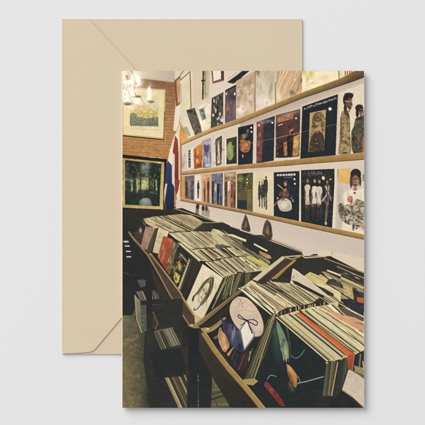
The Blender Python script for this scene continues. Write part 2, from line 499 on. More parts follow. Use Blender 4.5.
elem('printed_framed_picture', 'small cream framed print above the dark painting')
poly(A((24, 132), (312, 146), (306, 425), (300, 490), (18, 462), (18, 140)), (204, 178, 116))
poly(A((30, 142), (302, 156), (297, 425), (292, 478), (24, 452), (22, 150)), (228, 214, 172), noise=3)
poly(A((66, 190), (266, 186), (262, 404), (68, 396)), (212, 206, 170), noise=4)
setclip(A((66, 190), (266, 186), (262, 404), (68, 396)))
soft(*A((150, 230))[0], 14, 5, (226, 218, 186), .8)
for (x, y, w, h, c) in ((120, 300, 34, 34, (222, 192, 108)), (160, 290, 30, 40, (230, 204, 130)), (205, 305, 26, 30, (212, 178, 98)), (240, 312, 20, 26, (198, 170, 104)), (92, 330, 24, 26, (120, 132, 92)), (180, 320, 40, 16, (206, 176, 100))):
    poly(A((x - w, y - h * .6), (x - w * .2, y - h), (x + w, y - h * .5), (x + w, y + h), (x - w, y + h)), c, .85)
poly(A((66, 340), (110, 330), (180, 345), (266, 335), (266, 400), (66, 395)), (126, 130, 104), noise=9)
for k in range(70):
    soft(*A((rnd.uniform(70, 260), rnd.uniform(335, 395)))[0], rnd.uniform(.8, 2.4), rnd.uniform(.6, 1.4), rnd.choice([(92, 100, 82), (150, 150, 114), (104, 112, 102), (166, 154, 104)]), .7)
for k in range(60): soft(*A((rnd.uniform(80, 262), rnd.uniform(255, 350)))[0], rnd.uniform(.5, 1.6), rnd.uniform(.4, 1.6), rnd.choice([(226, 206, 140), (196, 164, 96), (168, 150, 96), (232, 220, 170), (150, 146, 106)]), .6)
setclip(None)
for k in range(15):
    x = 74 + k * 13
    poly(A((x, 385), (x + 9, 385), (x + 5, 402 + rnd.uniform(0, 10))), (92, 110, 98), .85)
line(A((70, 416), (262, 424)), .35, (170, 156, 118), .6)
line(A((18, 464), (300, 492)), 1.2, (74, 48, 34)); line(A((306, 300), (300, 492)), .7, (120, 84, 48))

elem('printed_chandelier', 'white electric candle lamp hanging in the corner')
soft(*A((90, 130))[0], 22, 26, (240, 214, 176), .5)
poly(A((18, 20), (120, 20), (140, 70), (118, 130), (105, 200), (90, 240), (50, 270), (18, 250)), (232, 222, 212), .72)
for (x, y, rx, ry, r) in ((124, 86, 22, 44, -8), (198, 180, 15, 50, 3), (84, 176, 26, 50, 8), (60, 120, 30, 50, 25), (40, 200, 22, 40, 0), (118, 226, 24, 30, 0), (36, 90, 16, 60, -10), (95, 60, 20, 30, 0)):
    soft(*A((x, y))[0], rx * 1.7 / 6.855, ry * 1.5 / 6.855, (252, 244, 240), .75, r)
    ell(*A((x, y))[0], rx * .8 / 6.855, ry * .85 / 6.855, (253, 249, 247), r)
poly(A((190, 140), (204, 126), (214, 150), (214, 215), (188, 215)), (252, 250, 248))
for x, y, rx, ry in ((50, 246, 34, 12), (124, 195, 24, 9), (214, 231, 24, 9)):
    dab(*A((x, y))[0], rx / 6.855, ry / 6.855, (156, 144, 106), .85, 0, .9); dab(*A((x + 3, y + 3))[0], rx * .7 / 6.855, ry * .5 / 6.855, (112, 98, 66), .7)
for c in (((36, 50), (50, 80), (70, 60), (60, 36)), ((90, 40), (104, 90), (96, 150), (110, 190)), ((24, 110), (44, 150), (30, 190)), ((60, 150), (70, 200), (92, 250), (110, 290)), ((215, 240), (180, 262), (140, 262), (110, 250)), ((170, 250), (150, 220), (140, 200))):
    line(spl(A(*c)), .55, (170, 138, 108), .55)
for k in range(14):
    x, y = rnd.uniform(22, 120), rnd.uniform(25, 280)
    ell(*A((x, y))[0], .8, .6, rnd.choice([(176, 150, 120), (120, 96, 74), (240, 226, 210)]), a=.7)
soft(*A((50, 62))[0], 1.8, 2.2, (140, 116, 100), .8)
for k in range(26): soft(*A((rnd.uniform(20, 120), rnd.uniform(20, 270)))[0], rnd.uniform(.5, 1.8), rnd.uniform(.5, 2.4), rnd.choice([(255, 250, 246), (255, 250, 246), (206, 178, 160), (190, 160, 130)]), .6)
soft(*A((90, 270))[0], 3, 3, (250, 240, 225), .7)

elem('printed_framed_picture', 'narrow orange framed picture on the corner wall')
poly(A((376, 84), (414, 48), (424, 236), (392, 264), (384, 250)), (150, 98, 56))
poly(A((388, 92), (412, 66), (418, 222), (398, 244)), (206, 164, 124), noise=6)
soft(*A((404, 150))[0], 1.6, 6, (182, 118, 78), .7)
line(A((376, 84), (386, 262)), .6, (104, 62, 36)); line(A((414, 48), (436, 20)), .8, (140, 104, 70))
base()
poly(A((388, 268), (430, 236), (430, 380), (380, 430)), (230, 222, 214), .8)
# ---- flag and pole
base()
poly(I((268, 0), (330, 0), (320, 250), (270, 250)), (74, 58, 48))
poly(E((330, 250), (300, 300), (296, 425), (330, 425)), (104, 78, 54))
elem('printed_flag', 'furled red, white and blue flag')
poly(E((345, 160), (366, 92), (386, 40), (400, 60), (404, 430), (356, 430), (352, 290), (328, 242)), (226, 214, 204))
poly(E((378, 72), (396, 100), (402, 200), (402, 425), (376, 425), (374, 300), (362, 180)), (156, 66, 50), 1, (128, 48, 44), E((380, 90), (390, 420)))
poly(E((362, 190), (376, 204), (374, 420), (358, 412)), (216, 200, 190))
poly(E((328, 244), (356, 276), (357, 400), (372, 420), (372, 560), (405, 585), (322, 600), (302, 425), (312, 300)), (54, 68, 112), 1, (34, 38, 66), E((320, 260), (350, 580)), noise=3)
line(E((340, 280), (338, 560)), .8, (36, 44, 80), .6)
poly(I((374, 0), (410, 0), (400, 70), (386, 104), (376, 60)), (150, 62, 52)); poly(I((386, 106), (402, 66), (412, 120), (412, 196)), (220, 206, 204))
line(E((380, 60), (404, 0), (420, -120)), .6, (190, 150, 96))
elem('printed_flag_pole')
line(I((318, 26), (302, 120), (287, 240)), 1.9, (208, 198, 186)); line(I((324, 30), (293, 240)), .5, (130, 116, 108))
# ---- dark landscape painting
elem('printed_painting', 'dark woodland painting in a gilt frame')
poly(E((18, 208), (322, 238), (304, 425), (302, 590), (0, 575), (0, 206)), (40, 32, 28))
poly(E((18, 226), (304, 254), (298, 425), (296, 580), (18, 566)), (178, 146, 84), 1, (196, 170, 108), E((20, 240), (280, 560)))
poly(E((36, 240), (284, 266), (276, 425), (272, 558), (34, 546)), (38, 46, 42), noise=4)
setclip(E((36, 240), (284, 266), (276, 425), (272, 558), (34, 546)))
for (x, y, rx, ry, c, a) in ((172, 290, 40, 30, (150, 158, 148), .85), (180, 330, 22, 34, (120, 132, 116), .7), (160, 390, 52, 42, (206, 204, 132), .9), (160, 420, 40, 36, (196, 192, 110), .8), (120, 372, 22, 40, (130, 138, 86), .7), (215, 400, 20, 40, (120, 124, 74), .7), (75, 370, 30, 30, (96, 106, 70), .7), (52, 330, 20, 20, (84, 96, 84), .6)):
    soft(*E((x, y))[0], rx / 6.855, ry / 6.855, c, a)
for (x, y, rx, ry, c, a) in ((60, 290, 34, 40, (28, 36, 34), .8), (235, 330, 40, 46, (32, 40, 34), .85), (100, 320, 30, 40, (34, 44, 38), .7), (150, 480, 110, 20, (44, 54, 44), .8)):
    soft(*E((x, y))[0], rx / 6.855, ry / 6.855, c, a)
for (x, y0, y1) in ((84, 380, 470), (118, 370, 470), (196, 385, 450), (248, 380, 470), (228, 395, 450)):
    line(E((x, y0), (x + rnd.uniform(-4, 4), y1)), .8, (176, 176, 122), .7)
for k in range(90):
    soft(*E((rnd.uniform(36, 280), rnd.uniform(250, 470)))[0], rnd.uniform(.4, 1.4), rnd.uniform(.4, 1.2), rnd.choice([(24, 32, 30), (60, 72, 56), (30, 40, 36), (96, 104, 74)]), .55)
for x, w in ((96, 3.2), (134, 1.6), (206, 1.4), (236, 2.6), (262, 3.4)):
    line(spl(E((x, 300), (x + rnd.uniform(-8, 8), 380), (x + rnd.uniform(-4, 4), 470))), w * .55, (34, 40, 34), .85)
for k in range(70):
    soft(*E((rnd.uniform(70, 270), rnd.uniform(330, 400)))[0], rnd.uniform(.4, 1.3), rnd.uniform(.3, .9), rnd.choice([(38, 46, 38), (58, 68, 48), (150, 150, 96), (44, 50, 40)]), .6)
poly(E((36, 452), (120, 440), (200, 448), (284, 440), (276, 478), (36, 480)), (44, 52, 42), .7)
poly(I((130, 172), (140, 140), (160, 122), (195, 122), (212, 140), (220, 178)), (112, 124, 112), .9)
soft(*I((172, 140))[0], 5, 2.4, (148, 158, 140), .8)
for k in range(5): line(I((100 - k * 8, 130 + k * 9), (240 + k * 6, 132 + k * 10)), .5, (78, 88, 78), .35)
line(I((60, 176), (250, 186)), .9, (128, 108, 66), .5)
bl(o6, 6.07, [(132, 206, 40, 26, (196, 190, 134), .8), (120, 226, 26, 16, (206, 200, 140), .8), (150, 190, 16, 20, (186, 186, 140), .7), (110, 190, 10, 14, (170, 170, 116), .7), (140, 104, 24, 24, (136, 146, 138), .8), (156, 84, 14, 14, (150, 158, 152), .7), (120, 130, 14, 16, (110, 120, 108), .6), (140, 316, 34, 20, (128, 138, 124), .85), (140, 306, 16, 10, (160, 168, 148), .7), (200, 120, 24, 40, (42, 50, 42), .7), (76, 120, 30, 34, (40, 46, 40), .7), (30, 110, 14, 20, (90, 96, 88), .6), (36, 180, 16, 8, (120, 120, 84), .6)])
for x, w in ((58, 1.3), (92, 1.6), (207, 1.4)): line(o6((x, 180), (x + 3, 250)), w, (176, 176, 130), .75); soft(*o6((x + 2, 236))[0], 1.2, 2, (196, 196, 150), .6)
for x in (76, 112, 164, 182, 222): line(o6((x, 170), (x + 2, 250)), rnd.uniform(.8, 1.6), (42, 48, 38), .75)
dabs(o6, 6.07, ((20, 80), (236, 90), (232, 270), (18, 265)), 130, [(30, 36, 32), (60, 68, 50), (110, 112, 78), (44, 52, 42), (150, 150, 104)], .2, .55, .5)
setclip(None)
line(E((196, 218), (240, 224)), .5, (230, 205, 150), .7); line(E((262, 230), (292, 232)), .8, (240, 224, 190), .9); ell(*E((270, 258))[0], 1, .6, (240, 222, 180))
line(E((18, 209), (322, 240)), 1.6, (30, 24, 24))
base()
elem('printed_wooden_panel', 'dark brown panelling below the painting')
poly(I((0, 198), (296, 208), (300, 250), (430, 215), (430, 300), (150, 300), (120, 425), (0, 425)), (58, 46, 44), 1, (44, 36, 36), I((0, 210), (0, 420)), noise=3)
line(I((0, 222), (290, 236)), 1.2, (34, 28, 30)); line(I((20, 290), (160, 300)), .8, (82, 64, 56), .6)
line(I((298, 232), (425, 202)), 1.0, (70, 62, 70), .8); base()

# ---- pictures high on the wall (above the first shelf)
elem('printed_framed_picture', 'tall pale picture in a thin gilt frame')
poly(B((0, 85), (66, 24), (84, 30), (84, 280), (40, 300), (12, 430), (0, 430)), (222, 211, 190), noise=3)
line(B((0, 86), (70, 24)), .8, (120, 90, 52)); line(B((69, 24), (76, 280)), 1.2, (156, 122, 70)); line(B((76, 30), (84, 280)), .4, (226, 214, 180))
poly(B((10, 120), (56, 70), (60, 250), (20, 300)), (214, 208, 178), .6); line(B((4, 110), (8, 240)), 1.0, (196, 150, 100), .8)
base()
poly(B((88, 22), (150, 22), (150, 225), (88, 260)), (214, 198, 180)); poly(B((205, 20), (425, 20), (425, 120), (205, 200)), (221, 207, 199))
elem('printed_framed_picture', 'pale picture standing behind a dark upright rod')
poly(B((166, 20), (204, 20), (198, 205), (164, 215)), (176, 162, 126), 1, (198, 186, 156), B((166, 20), (204, 30))); line(B((172, 20), (172, 205)), .5, (128, 110, 74))
line(B((160, 20), (156, 216)), 1.7, (84, 70, 54)); poly(B((146, 82), (170, 80), (170, 92), (146, 92)), (62, 52, 44)); line(B((176, 180), (190, 176)), .6, (150, 140, 160))
elem('printed_framed_picture', 'white picture in a reddish brown frame')
poly(B((212, 18), (302, 18), (301, 84), (222, 108)), (136, 88, 74)); poly(B((226, 18), (280, 18), (281, 74), (230, 92)), (236, 225, 214)); poly(B((282, 18), (302, 18), (301, 84), (284, 80)), (92, 62, 58))
line(B((222, 106), (300, 86)), .8, (170, 104, 84)); line(B((216, 20), (224, 104)), .5, (206, 164, 140))
base()
poly(B((322, 84), (405, 20), (425, 20), (425, 40), (345, 95)), (214, 206, 196)); line(B((330, 76), (392, 24)), .6, (150, 140, 128), .7)
elem('printed_framed_picture', 'dark framed picture seen from below')
poly(B((322, 96), (345, 82), (425, 20), (480, 18), (425, 62), (368, 106)), (42, 42, 44)); line(B((330, 100), (368, 106), (425, 66)), .7, (96, 88, 80)); line(B((345, 82), (425, 24)), .5, (110, 110, 108))
base()
# things standing on the first shelf
elem('printed_photograph', 'small tilted grey photograph on the first shelf')
poly(B((44, 288), (100, 272), (160, 450), (105, 470)), (104, 94, 80), noise=12)
setclip(B((44, 288), (100, 272), (160, 450), (105, 470)))
for k in range(34): soft(*B((rnd.uniform(50, 150), rnd.uniform(285, 460)))[0], rnd.uniform(.6, 2), rnd.uniform(.6, 1.8), rnd.choice([(62, 54, 48), (168, 158, 140), (128, 116, 98), (50, 44, 40)]), .8)
ell(*B((70, 296))[0], 2.6, 1.4, (56, 48, 42), -10)
setclip(None); line(B((44, 288), (105, 470)), .5, (70, 60, 50))
elem('printed_photograph', 'white card with a small blue grey picture')
poly(B((116, 266), (186, 238), (208, 250), (210, 400), (150, 440)), (231, 222, 206)); poly(B((128, 284), (164, 270), (180, 346), (152, 362)), (128, 136, 126), noise=12); ell(*B((150, 292))[0], 1.4, 1.2, (92, 84, 72)); ell(*B((160, 330))[0], 1.6, 2, (92, 120, 128)); line(B((142, 300), (158, 356)), .7, (190, 190, 170), .7)
elem('printed_photograph', 'pale leaning card beside an orange sheet')
poly(B((10, 380), (44, 330), (90, 425), (110, 480), (60, 490)), (224, 216, 200)); poly(B((0, 360), (26, 420), (60, 500), (0, 520)), (228, 152, 66)); poly(F((22, 20), (48, 10), (76, 72), (50, 84)), (168, 172, 146), noise=8)
base()
a = Cover(B((218, 206), (297, 165), (295, 388), (210, 416)), 'dark sleeve crowded with pale round faces', (84, 74, 68))
for k in range(30):
    u, v = rnd.uniform(.05, .95), rnd.uniform(.03, .97)
    a.ell(u, v, rnd.uniform(.05, .1), rnd.uniform(.03, .07), rnd.choice([(202, 192, 184), (220, 212, 206), (170, 156, 146), (60, 52, 48), (48, 42, 42)]), rnd.random() * 90)
a.specks(40, [(50, 44, 42), (120, 108, 98)], .02, .05)
a.done()
a = Cover(B((310, 152), (398, 106), (393, 352), (308, 382)), 'purple grey sleeve with an orange smear', (92, 76, 76), (104, 90, 104))
a.soft(.2, .6, .18, .2, (196, 120, 70)); a.soft(.6, .3, .4, .14, (66, 54, 54)); a.soft(.85, .75, .3, .3, (128, 112, 124))
a.ell(.75, .25, .07, .04, (236, 228, 222)); a.ell(.1, .13, .06, .035, (228, 220, 210)); a.ell(.9, .2, .05, .05, (226, 216, 210)); a.specks(26, [(60, 50, 50), (148, 130, 128), (170, 110, 74)], .02, .06)
a.poly([(0, 0), (1, 0), (1, .05), (0, .06)], (60, 46, 44)); a.done()
line(B((402, 96), (398, 352)), .9, (168, 138, 80))
a = Cover(Cq((-26, 90), (104, 20), (100, 302), (-28, 352)), 'pale tan sleeve with a bright white glare', (196, 168, 142), (214, 190, 168))
a.soft(.25, .78, .3, .14, (252, 240, 236), 1); a.soft(.8, .55, .2, .25, (222, 206, 212), .8); a.soft(.5, .2, .4, .1, (170, 136, 110)); a.soft(.12, .35, .1, .2, (228, 214, 206))
for k in range(22): a.soft(rnd.random(), rnd.uniform(.1, .8), rnd.uniform(.03, .12), rnd.uniform(.02, .08), rnd.choice([(150, 118, 104), (176, 140, 116), (232, 212, 196), (196, 160, 170)]), .6)
for u, v in ((.14, .36), (.2, .3), (.3, .42)): a.ell(u, v, .022, .015, (84, 66, 66), 0, .8)
a.specks(26, [(180, 146, 120), (224, 204, 186), (160, 130, 112)], .05, .12, .4); a.done()
a = Cover(Cq((110, 10), (240, 10), (242, 246), (108, 298)), 'hazy grey beige sleeve', (192, 178, 154), (222, 210, 202))
a.soft(.5, .82, .6, .16, (238, 226, 224), .9); a.soft(.78, .5, .12, .3, (140, 122, 106), .6, 10); a.soft(.3, .3, .2, .2, (214, 206, 190)); a.soft(.1, .08, .1, .08, (110, 96, 62), .8)
for k in range(22): a.curve([(rnd.random(), rnd.uniform(0, .5)), (rnd.random(), rnd.uniform(.3, .8))], .5, rnd.choice([(168, 150, 130), (214, 206, 196), (226, 220, 210)]), .5)
a.specks(30, [(170, 154, 132), (216, 206, 192)], .03, .09, .4); a.done()
a = Cover(Cq((248, 10), (432, 10), (428, 168), (248, 238)), 'tan and pink sleeve with slanting streaks', (204, 166, 124), (214, 182, 148))
for k in range(26):
    u = rnd.uniform(-.2, 1); a.curve([(u, rnd.uniform(.6, 1)), (u + .15, .5), (u + rnd.uniform(.2, .45), 0)], rnd.uniform(.5, 1.5), rnd.choice([(228, 204, 170), (182, 140, 100), (222, 182, 152), (160, 124, 86), (236, 218, 190)]), .55)
a.soft(.6, .85, .12, .14, (110, 96, 56), .8, -50); a.soft(.98, .45, .06, .14, (60, 56, 40), .9); a.ell(.72, .4, .025, .03, (246, 236, 214)); a.soft(.1, .85, .1, .2, (240, 228, 200)); a.done()
line(Cq((104, 20), (103, 300)), 1.1, (158, 132, 62)); line(Cq((244, 100), (244, 244)), 1.0, (154, 128, 60)); line(Cq((110, 20), (125, 24)), 1, (90, 84, 50))
a = Cover(D((-22, 10), (226, 10), (230, 80), (-20, 168)), 'cream sleeve with yellow patches', (240, 229, 200))
a.soft(.25, .2, .09, .25, (220, 190, 84), .9); a.soft(.05, .1, .1, .2, (214, 182, 80), .8); a.soft(.6, .5, .2, .2, (238, 206, 178), .9); a.soft(.3, .7, .1, .1, (226, 178, 150)); a.soft(.15, .5, .05, .3, (190, 170, 110), .7); a.specks(14, [(236, 214, 180), (214, 196, 140), (248, 240, 226)], .03, .1, .5); a.done()
a = Cover(D((236, 10), (352, 10), (334, 26), (240, 66)), 'cream sleeve with bold red lettering', (240, 226, 196))
a.soft(.1, .6, .1, .4, (226, 200, 110)); setclip(D((236, 10), (352, 10), (334, 26), (240, 66)))
for x in (272, 286, 302, 316): poly(D((x, 16), (x + 10, 16), (x + 8, 48 - (x - 272) * .4), (x, 52 - (x - 272) * .4)), (206, 84, 62))
a.done(); line(D((230, 18), (234, 72)), 1.0, (150, 112, 64))

# ---- shelves (drawn after the sleeves' bottom edges)
def shelf(top, bot, label, ctop, cbot):
    elem('printed_shelf', label)
    n = len(top)
    lp = lambda p, q, t: tuple(p[j] * (1 - t) + q[j] * t for j in range(len(p)))
    cT = list(ctop) + [ctop[-1]]; cB = list(cbot) + [cbot[-1]]
    for i in range(n - 1):
        for k in range(24):
            f, g = k / 24, (k + 1) / 24
            ta, tb, ba, bb = lp(top[i], top[i + 1], f), lp(top[i], top[i + 1], g + .02), lp(bot[i], bot[i + 1], f), lp(bot[i], bot[i + 1], g + .02)
            ct, cb = lp(cT[i], cT[i + 1], f), lp(cB[i], cB[i + 1], f)
            ct = (ct[0] * 1.01, ct[1] * .955, ct[2] * 1.06); cb = (cb[0] * 1.01, cb[1] * .955, cb[2] * 1.06)
            w = rnd.uniform(.97, 1.03); ct = tuple(x * w for x in ct); cb = tuple(x * w for x in cb)
            m1 = lp(ta, ba, .45); m2_ = lp(tb, bb, .45)
            poly([ta, tb, m2_, m1], ct, 1, lp(ct, cb, .35), (ta, m1), noise=2)
            poly([m1, m2_, bb, ba], lp(ct, cb, .45), 1, cb, (m1, ba), noise=2)
            line([ta, tb], .45, tuple(min(255, c * 1.1) for c in ct)); line([ba, bb], .7, tuple(c * .7 for c in cb))
    for k in range(22):
        t = rnd.random(); i = min(n - 2, int(t * (n - 1))); s = t * (n - 1) - i; v = rnd.random()
        f = lambda s, v: tuple((top[i][j] * (1 - s) + top[i + 1][j] * s) * (1 - v) + (bot[i][j] * (1 - s) + bot[i + 1][j] * s) * v for j in (0, 1))
        line([f(s, v), f(min(1, s + .12), v)], .3, rnd.choice([(140, 106, 52), (206, 174, 110)]), .35)
    base()
# white strip + shadow of wall below each shelf
poly(Cq((0, 372), (425, 200)) + D((0, 200), (405, 58), (405, 108), (-20, 254)) + Cq((425, 275), (0, 440)), (188, 168, 157), 1, (211, 196, 182), ((300, 100), (303.5, 109)))
shelf(F((0, 116))[:1] + B((225, 410))[:1] + Cq((0, 345), (425, 170))[:2] + D((250, 70), (338, 22), (405, -12)),
      F((0, 141))[:1] + B((225, 436))[:1] + Cq((0, 378), (425, 207))[:2] + D((250, 118), (338, 88), (405, 62)), 'top display shelf under the framed pictures',
      [(206, 176, 112), (196, 164, 92), (184, 150, 78), (164, 136, 66), (150, 122, 60), (128, 102, 54)],
      [(176, 142, 82), (168, 134, 72), (158, 122, 64), (112, 86, 52), (102, 80, 52), (84, 66, 48)])
# ---- second row of sleeves
a = Cover(F((8, 210), (48, 186), (48, 300), (8, 306)), 'thin white sleeve at the far end', (206, 194, 190)); a.soft(.3, .6, .3, .4, (164, 150, 150)); a.specks(12, [(150, 136, 136), (226, 218, 214)], .08, .2, .6); a.done()
a = Cover(F((50, 176), (90, 156), (92, 292), (50, 298)), 'white sleeve with a black upright band', (230, 220, 214))
a.poly([(.18, .04), (.52, .0), (.55, .96), (.2, .98)], (70, 60, 62)); [a.ell(.36, v, .1, .03, (196, 186, 184)) for v in (.15, .3, .42, .6, .74, .86)]; a.done()
a = Cover(F((92, 168), (156, 112), (152, 292), (98, 302)), 'burnt orange sleeve with a pale face', (214, 128, 46), (176, 82, 36))
a.soft(.5, .3, .3, .14, (232, 186, 90)); bl(o1, 8.5, [(88, 112, 16, 18, (230, 184, 84)), (60, 130, 14, 26, (216, 130, 50)), (62, 262, 11, 22, (236, 190, 150)), (60, 240, 10, 10, (220, 160, 112)), (84, 200, 14, 30, (206, 104, 40)), (44, 200, 8, 40, (160, 70, 32)), (80, 300, 16, 14, (150, 64, 32))]); a.soft(.4, .5, .2, .1, (150, 66, 30)); a.soft(.8, .85, .3, .1, (160, 70, 34)); a.specks(16, [(236, 164, 76), (150, 70, 34)], .05, .12, .5); a.done()
a = Cover(F((156, 106), (212, 88), (216, 290), (156, 296)), 'lavender sleeve with a dark violet head', (164, 152, 176), (140, 128, 156))
a.soft(.6, .18, .3, .1, (220, 212, 220)); bl(o1, 8.5, [(140, 160, 22, 32, (78, 66, 108), .95), (158, 140, 10, 20, (96, 84, 124)), (140, 206, 10, 14, (92, 78, 116), .9), (126, 130, 10, 14, (110, 98, 136)), (130, 250, 10, 30, (206, 198, 212)), (160, 240, 12, 40, (176, 166, 186)), (150, 300, 20, 12, (222, 216, 222)), (116, 300, 5, 30, (88, 70, 100))]); a.soft(.3, .75, .2, .14, (200, 190, 208)); a.soft(.8, .8, .14, .2, (190, 180, 200)); a.specks(22, [(108, 92, 130), (206, 198, 214), (80, 70, 104)], .04, .1, .6); a.done()
a = Cover(F((232, 86), (292, 62), (290, 280), (234, 286)), 'white sleeve with a tall brown picture', (226, 216, 208))
a.poly([(.18, .08), (.94, .03), (.9, .95), (.2, .95)], (92, 76, 62)); a.poly([(.45, .2), (.6, .18), (.75, .9), (.36, .92)], (206, 194, 180)); a.ell(.52, .2, .09, .05, (180, 150, 120)); a.specks(24, [(60, 48, 40), (130, 112, 92), (150, 130, 110)], .04, .1, .6); a.done()
ell(*F((300, 170))[0], .7, .6, (70, 60, 60)); line(F((300, 110), (302, 266)), .3, (170, 156, 150), .6)
poly(F((308, 100), (320, 92), (320, 272), (310, 274)), (232, 224, 216))
a = Cover(F((318, 96), (390, 78), (389, 264), (318, 270)), 'dark sleeve with a green oval', (62, 66, 50), (54, 52, 44))
a.ell(.36, .5, .38, .36, (140, 150, 92)); a.soft(.32, .45, .22, .22, (172, 178, 122)); a.ell(.7, .2, .2, .12, (48, 52, 38)); a.specks(22, [(90, 100, 58), (40, 40, 32)], .03, .1, .5, (.4, 0, 1, 1)); a.soft(.4, .5, .2, .3, (160, 168, 108), .5); a.soft(.2, .7, .12, .2, (104, 112, 70), .6); a.done()
a = Cover([(238, 127.5), (253.5, 123.8), (252.6, 163.6), (238, 165.6)], 'navy sleeve with a man in an orange jacket', (44, 44, 52), (40, 42, 50))
bl(n8, 7.73, [(50, 130, 26, 22, (34, 32, 34)), (60, 165, 16, 20, (196, 130, 92)), (50, 160, 8, 12, (150, 96, 68)), (36, 180, 12, 26, (90, 60, 48)), (84, 140, 12, 26, (96, 98, 110), .8, 20), (92, 120, 6, 10, (150, 150, 158), .8), (80, 160, 6, 10, (128, 124, 130), .7)])
poly(spl(n8((36, 200), (52, 186), (80, 206), (98, 196), (112, 212), (108, 250), (96, 282), (70, 290), (48, 284), (32, 260), (36, 200))), (190, 112, 62), .95, noise=4)
bl(n8, 7.73, [(78, 232, 16, 14, (222, 146, 92)), (60, 220, 8, 16, (168, 92, 52)), (96, 240, 6, 20, (160, 88, 52)), (60, 262, 16, 10, (206, 128, 76)), (88, 262, 8, 12, (146, 80, 48)), (50, 318, 9, 12, (196, 190, 188)), (36, 330, 14, 24, (36, 36, 40)), (90, 320, 24, 24, (42, 44, 50)), (34, 240, 8, 30, (120, 70, 48))])
dabs(n8, 7.73, ((34, 190), (112, 200), (106, 280), (40, 284)), 40, [(228, 158, 104), (150, 84, 50), (206, 126, 74), (120, 66, 44)], .15, .4, .7)
for x, y in ((118, 98), (120, 130)): ell(*n8((x, y))[0], .85, .95, (244, 240, 236))
a.done()
a = Cover([(256.6, 122.2), (274.8, 115.9), (273.8, 160.6), (256.4, 163.6)], 'navy sleeve with a rust brown side panel', (48, 50, 60), (42, 46, 56))
a.poly([(0, 0), (.4, 0), (.36, .5), (.3, 1), (.0, 1)], (112, 64, 54))
dabs(n8, 7.73, ((160, 70), (216, 60), (206, 240), (196, 372), (160, 376)), 150, [(150, 90, 72), (90, 50, 46), (172, 112, 92), (120, 66, 54), (134, 80, 72), (80, 46, 46)], .2, .7, .7, 90)
bl(n8, 7.73, [(176, 80, 10, 10, (206, 170, 150)), (200, 60, 30, 14, (176, 150, 142), .8), (250, 46, 40, 14, (160, 142, 138), .7), (180, 230, 14, 30, (180, 104, 70), .6), (216, 150, 10, 90, (70, 50, 54), .6), (250, 160, 30, 40, (60, 60, 72), .6), (270, 300, 24, 40, (40, 46, 54), .6), (185, 340, 14, 20, (110, 76, 72), .7)])
ell(*n8((281, 60))[0], .9, .9, (244, 238, 232)); ell(*n8((176, 78))[0], .5, .6, (226, 200, 180)); a.done()
a = Cover([(275.9, 115.3), (300.3, 108.9), (299.3, 159.8), (275.6, 161.6)], 'brown sleeve with dark figures before an orange glow', (218, 208, 192))
a.poly([(0, 0), (1, 0), (1, .92), (0, .905)], (100, 66, 62), 1, (58, 40, 42))
q7 = n7((26, 74), (208, 24), (200, 372), (24, 384)); setclip(q7)
bl(n7, 7.33, [(120, 60, 90, 16, (190, 160, 146), .7, -16), (180, 90, 30, 26, (84, 60, 62), .8), (50, 180, 40, 60, (66, 48, 54), .8), (120, 190, 40, 50, (120, 62, 50), .8), (180, 170, 26, 40, (92, 56, 50), .8), (190, 350, 20, 26, (120, 76, 48), .7)])
poly(n7((36, 92), (152, 56), (156, 92), (38, 124)), (186, 116, 74), .8, noise=8); dabs(n7, 7.33, ((36, 92), (152, 56), (156, 92), (38, 124)), 30, [(214, 146, 88), (226, 172, 110), (150, 84, 60), (206, 120, 74)], .2, .5, .7)
for x in (40, 60, 80, 100, 122, 140): line(n7((x, 100 - (x - 40) * .3), (x + 4, 116 - (x - 40) * .3)), .5, (120, 66, 52), .6)
line(n7((44, 144), (58, 138), (78, 132)), .9, (222, 204, 190), .9)
poly(n7((158, 226), (200, 206), (198, 360), (150, 366)), (206, 152, 74), .95); poly(n7((84, 268), (108, 258), (112, 362), (90, 366)), (196, 130, 66), .9); bl(n7, 7.33, [(176, 280, 18, 34, (228, 180, 96)), (190, 240, 8, 20, (196, 126, 64)), (170, 330, 14, 20, (176, 110, 56)), (98, 300, 8, 20, (224, 164, 90)), (196, 310, 8, 30, (150, 96, 54), .7)])
poly(spl(n7((122, 196), (150, 190), (152, 250), (146, 366), (122, 368), (112, 300), (112, 230), (122, 196))), (44, 34, 36), .95); bl(n7, 7.33, [(126, 164, 9, 11, (120, 60, 48)), (124, 156, 10, 7, (60, 38, 36)), (130, 220, 14, 20, (58, 40, 42)), (136, 300, 10, 40, (50, 38, 40))]); line(n7((128, 206), (134, 186), (154, 168)), 1.1, (206, 150, 116), .9); line(n7((134, 186), (150, 176)), .6, (236, 196, 166), .8)
bl(n7, 7.33, [(46, 330, 14, 30, (50, 38, 40)), (44, 306, 6, 7, (130, 90, 76)), (70, 300, 12, 50, (44, 36, 42)), (66, 240, 10, 20, (70, 58, 76)), (96, 290, 5, 10, (60, 40, 38)), (40, 350, 6, 10, (150, 110, 90), .6), (110, 376, 90, 6, (40, 32, 32), .9)])
dabs(n7, 7.33, ((26, 130), (206, 110), (200, 370), (26, 376)), 110, [(130, 76, 60), (60, 40, 42), (96, 56, 50), (160, 100, 70), (48, 36, 40)], .15, .45, .5)
ell(*n7((176, 90))[0], .9, .95, (244, 238, 232)); line(n7((26, 376), (200, 364)), .5, (70, 48, 46)); a.done()
poly(m2((199, 138), (206, 130), (200, 308), (195, 312)), (206, 196, 180))
a = Cover(m2((205, 131), (326, 89), (318, 298), (198, 310)), 'big black sleeve with script across the top and a tan central portrait', (38, 42, 47), (36, 42, 46))
q3 = ((64, 122), (168, 100), (156, 364), (54, 374)); poly(n3(*q3), (188, 154, 100), 1, (170, 136, 86), n3((110, 110), (110, 370)), noise=4)
poly(spl(n3((58, 372), (62, 318), (78, 270), (98, 246), (128, 244), (148, 262), (158, 310), (157, 364))), (70, 56, 44), .95, noise=5)
